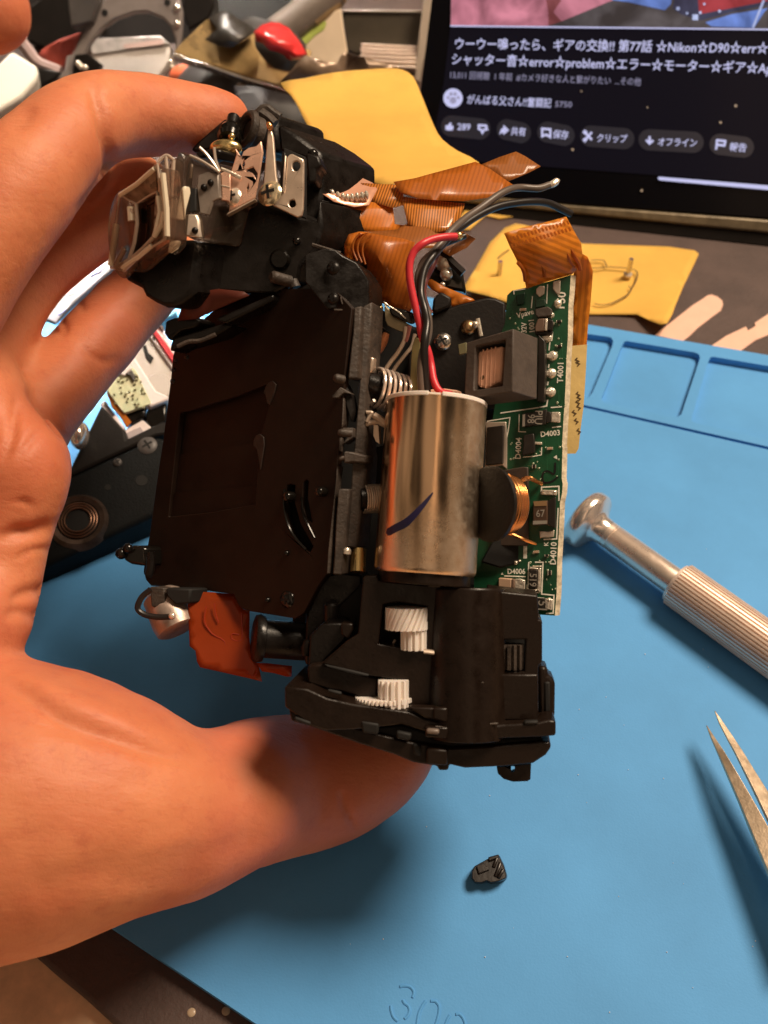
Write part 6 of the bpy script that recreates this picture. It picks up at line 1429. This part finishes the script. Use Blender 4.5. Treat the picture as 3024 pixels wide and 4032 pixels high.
# ================================================================== opened camera shell at the left, under the hand
P9 = Plane(G(*Z1('E', 700, 1300), .010), Vector((.1, -.28, .95)))
sh = thing('camera_base_shell', 'black camera base shell with metal tripod socket lying on the mat', 'camera shell', P9.at(*Z1('E', 500, 1450)))
M_shell = mat('shell_black', (.005, .0062, .0070), .6, spec=.2, var=.25, vscale=250, bump=.2, bscale=2200)
bm = BM(); pts = [P9.at(x, y) for x, y in Z('E', (120, 1420), (370, 1262), (800, 1062), (850, 1075), (900, 1150), (880, 1400), (780, 1470), (240, 1725), (60, 1800))]; prism(bm, pts, Vector((0, .002, -.0115)))
add('body', bm, M_shell, parent=sh, bevel=1.0, seg=3)
bm = BM(); prism(bm, [p + P9.n * .0003 for p in [P9.at(x, y) for x, y in Z('E', (330, 1290), (520, 905), (640, 1035), (648, 1080), (830, 990), (900, 1000), (870, 1052), (800, 1062), (370, 1264))]], Vector((0, .003, -.010))); add('upper_wall', bm, M_blackmatte, parent=sh, bevel=.6)
c = P9.at(*Z1('E', 402, 1500)); bm = BM(); u, v = perp(P9.n)
prof = [(-.006, .0042), (.0006, .0045), (.0009, .0056), (.0002, .0062), (-.0006, .0068)]
seg = 40; rings = [[bm.verts.new(c + P9.n * h + (u * math.cos(k / seg * 6.2832) + v * math.sin(k / seg * 6.2832)) * r) for k in range(seg)] for h, r in prof]
for i in range(len(rings) - 1):
    for k in range(seg): bm.faces.new((rings[i][k], rings[i + 1][k], rings[i + 1][(k + 1) % seg], rings[i][(k + 1) % seg]))
add('tripod_socket', bm, mat('socket_metal', (.10, .07, .055), .4, .8, var=.4, vscale=300), parent=sh)
bm = BM(); lathe(bm, c + P9.n * .00045, c + P9.n * .0006, [(0, .0043), (1, .0043)], 32); add('socket_bore', bm, M_hole, parent=sh)
bm = BM()
for k in range(3): tube(bm, [c + P9.n * (.0007 + .0001 * k) + (u * math.cos(j / 24 * 6.2832) + v * math.sin(j / 24 * 6.2832)) * (.0040 - .0006 * k) for j in range(25)], .0002, 6, sub=1)
add('socket_thread', bm, mat('thread_brown', (.22, .12, .08), .35, .9), parent=sh)
for x, y, r in ((755, 1110, .0022), (602, 1198, .0010)): cross_screw('screw', P9.at(*Z1('E', x, y), .0001), P9.n, r, M_greyd, .0005, parent=sh)
bm = BM()
for x, y, r in ((552, 1325, .0007), (725, 1290, .0013)): p = P9.at(*Z1('E', x, y), .0001); lathe(bm, p, p - P9.n * .001, [(0, r), (1, r)], 16)
add('screw_hole', bm, M_hole, parent=sh)
bm = BM(); ball(bm, P9.at(*Z1('E', 408, 1060), .004), .0028, 3, scale=(.7, 1.2, 1)); add('chrome_stud', bm, M_chrome, parent=sh)
# silver chassis with red stripe, bright lamp lit
PA_ = Plane(G(*Z1('P', 880, 1100), .016), Vector((.15, -.35, .92)))
ch = thing('silver_chassis', 'silver camera chassis piece with red striped edge lit bright beside the hand', 'camera chassis', PA_.at(*Z1('P', 880, 1100)))
def sl(pts, off, th, m, name, parent, bev=.3, k='P', pln=None):
    pln = pln or PA_; q = Plane(pln.p + pln.n * off / 1000, pln.n); bm = BM(); prism(bm, [q.at(x, y) for x, y in Z(k, *pts)], -pln.n * th); return add(name, bm, m, parent=parent, bevel=bev)
M_pw = mat('pinkish_white', (.80, .72, .72), .4, var=.05, vscale=100)
sl([(640, 890), (700, 850), (820, 640), (1060, 1000), (1100, 1230), (870, 1300), (880, 1340)], 0, .010, M_silver, 'body', ch, .5)
sl([(650, 900), (690, 862), (730, 900), (920, 1190), (1020, 1232), (1030, 1262), (862, 1335), (840, 1310)], 1.2, .006, M_pw, 'rim', ch, .8)
sl([(806, 640), (860, 545), (985, 650), (1000, 700), (1110, 900), (1062, 1005)], 1.0, .006, M_pw, 'striped_edge', ch, .4)
sl([(832, 600), (850, 572), (1010, 780), (1092, 908), (1072, 955), (1000, 860)], 1.6, .0008, mat('red_stripe', (.62, .05, .07), .4), 'red_stripe', ch, .2)
sl([(868, 535), (880, 520), (985, 640), (975, 668)], 1.8, .001, mat('grey_stripe', (.20, .16, .16), .4), 'grey_stripe', ch, .2)
sl([(800, 800), (830, 790), (850, 860), (895, 900), (870, 950), (830, 900)], .4, .0006, M_hole, 'slot', ch, .1)
sl([(885, 720), (905, 715), (905, 742), (890, 740)], 2.0, .0006, M_hole, 'slot', ch, .1)
bm = BM(); p = PA_.at(*Z1('P', 945, 1160), .0004); lathe(bm, p - PA_.n * .002, p + PA_.n * .0006, [(0, .0036), (.8, .0036), (1, .003)], 32); add('boss', bm, M_silver, parent=ch)
sl([(640, 1530), (800, 1440), (892, 1522), (640, 1652)], -.5, .005, M_pw, 'foot_plate', ch, .4)
sl([(650, 1560), (780, 1500), (820, 1560), (680, 1625)], .2, .001, mat('grey_pink', (.42, .36, .37), .4), 'foot_inlay', ch, .2)
sl([(425, 1310), (470, 1270), (645, 1500), (632, 1556)], .2, .004, M_pw, 'side_strip', ch, .4)
sl([(462, 1290), (478, 1284), (560, 1390), (548, 1402)], .9, .001, M_greyd, 'side_groove', ch, .1)
sl([(840, 1340), (1010, 1270), (1010, 1460), (880, 1520), (820, 1440)], -.3, .006, M_blackgloss, 'black_corner', ch, .6)
sl([(640, 1400), (740, 1330), (830, 1320), (820, 1420), (700, 1470)], -.2, .004, M_blackgloss, 'black_pad', ch, .4)
# small bright circuit board and copper flex on it
PBd = Plane(PA_.p + PA_.n * .0014, PA_.n)
sb = thing('small_circuit_board', 'small pale green circuit board with soldered chips beside the silver chassis', 'circuit board', PBd.at(*Z1('P', 690, 1200)))
sl([(488, 1190), (560, 1040), (650, 905), (700, 980), (740, 1010), (878, 1300), (640, 1385), (600, 1340)], 0, .0012, mat('pale_pcb', (.50, .58, .38), .5, col2=(.75, .72, .5), vscale=420), 'board', sb, .15, pln=PBd)
random.seed(3)
bm = BM()
for k in range(44):
    x, y = random.uniform(540, 840), random.uniform(1030, 1330)
    if not (y > 1700 - x * 1.15 - 50 and y < 1420 - (x - 640) * .1 and y > 1010 + (x - 740) * 2.0): continue
    w_, h_ = random.uniform(8, 22), random.uniform(8, 18)
    q = Plane(PBd.p + PBd.n * .0006, PBd.n); prism(bm, [q.at(a, b) for a, b in Z('P', (x, y), (x + w_, y + h_ * .4), (x + w_ * .7, y + h_), (x - w_ * .2, y + h_ * .7))], -PBd.n * .0006)
add('chip', bm, mat('chip_grey', (.34, .32, .20), .35, .4), parent=sb)
sl([(645, 1040), (710, 1010), (735, 1060), (720, 1110), (690, 1060)], .9, .001, M_greyd, 'socket', sb, .2, pln=PBd)
sl([(610, 960), (690, 960), (705, 995), (640, 1060), (590, 1040)], .8, .001, M_pw, 'connector', sb, .2, pln=PBd)
sl([(484, 1205), (545, 1195), (600, 1340), (640, 1385), (700, 1460), (660, 1505), (600, 1400), (540, 1340)], -.8, .0006, M_k1, 'copper_flex', sb, .1, pln=PBd)
bm = BM(); PC = Plane(G(*Z1('P', 960, 480), .010), Vector((0, -.4, .9)))
prism(bm, [PC.at(x, y) for x, y in Z('P', (880, 440), (900, 410), (960, 430), (1000, 480), (1100, 498), (1095, 512), (1040, 545), (985, 560), (970, 580), (925, 560), (890, 500))], Vector((0, 0, -.004))); add('blue_clip', bm, mat('blue_clip', (.20, .52, .74), .4, var=.25, vscale=200), label='light blue plastic clip peeking out under the viewfinder', cat='clip', bevel=.4)
PD = Plane(G(*Z1('P', 250, 300), .002), Vector((0, -.1, 1)))
bm = BM(); prism(bm, [PD.at(x, y) for x, y in Z('P', (-60, 560), (60, 200), (500, -60), (620, 40), (500, 160), (200, 420), (40, 600))], Vector((0, 0, -.004))); cd = add('grey_card', bm, mat('card_grey', (.085, .075, .085), .6), label='grey card with blue corner seen between the fingers', cat='card', bevel=.4)
bm = BM(); prism(bm, [PD.at(x, y, .0003) for x, y in Z('P', (335, 150), (450, 70), (470, 85), (440, 140), (345, 192))], Vector((0, 0, -.0005))); prism(bm, [PD.at(x, y, .0003) for x, y in Z('P', (60, 520), (120, 470), (130, 480), (75, 525))], Vector((0, 0, -.0005))); add('blue_print', bm, mat('blue_print', (.10, .10, .42), .5), parent=cd)
bm = BM(); blob(bm, PD.at(*Z1('P', 172, 332), .0001), PD.n, .0014, .0003); add('paper_dot', bm, mat('pale_pink', (.6, .45, .45), .6), parent=cd)
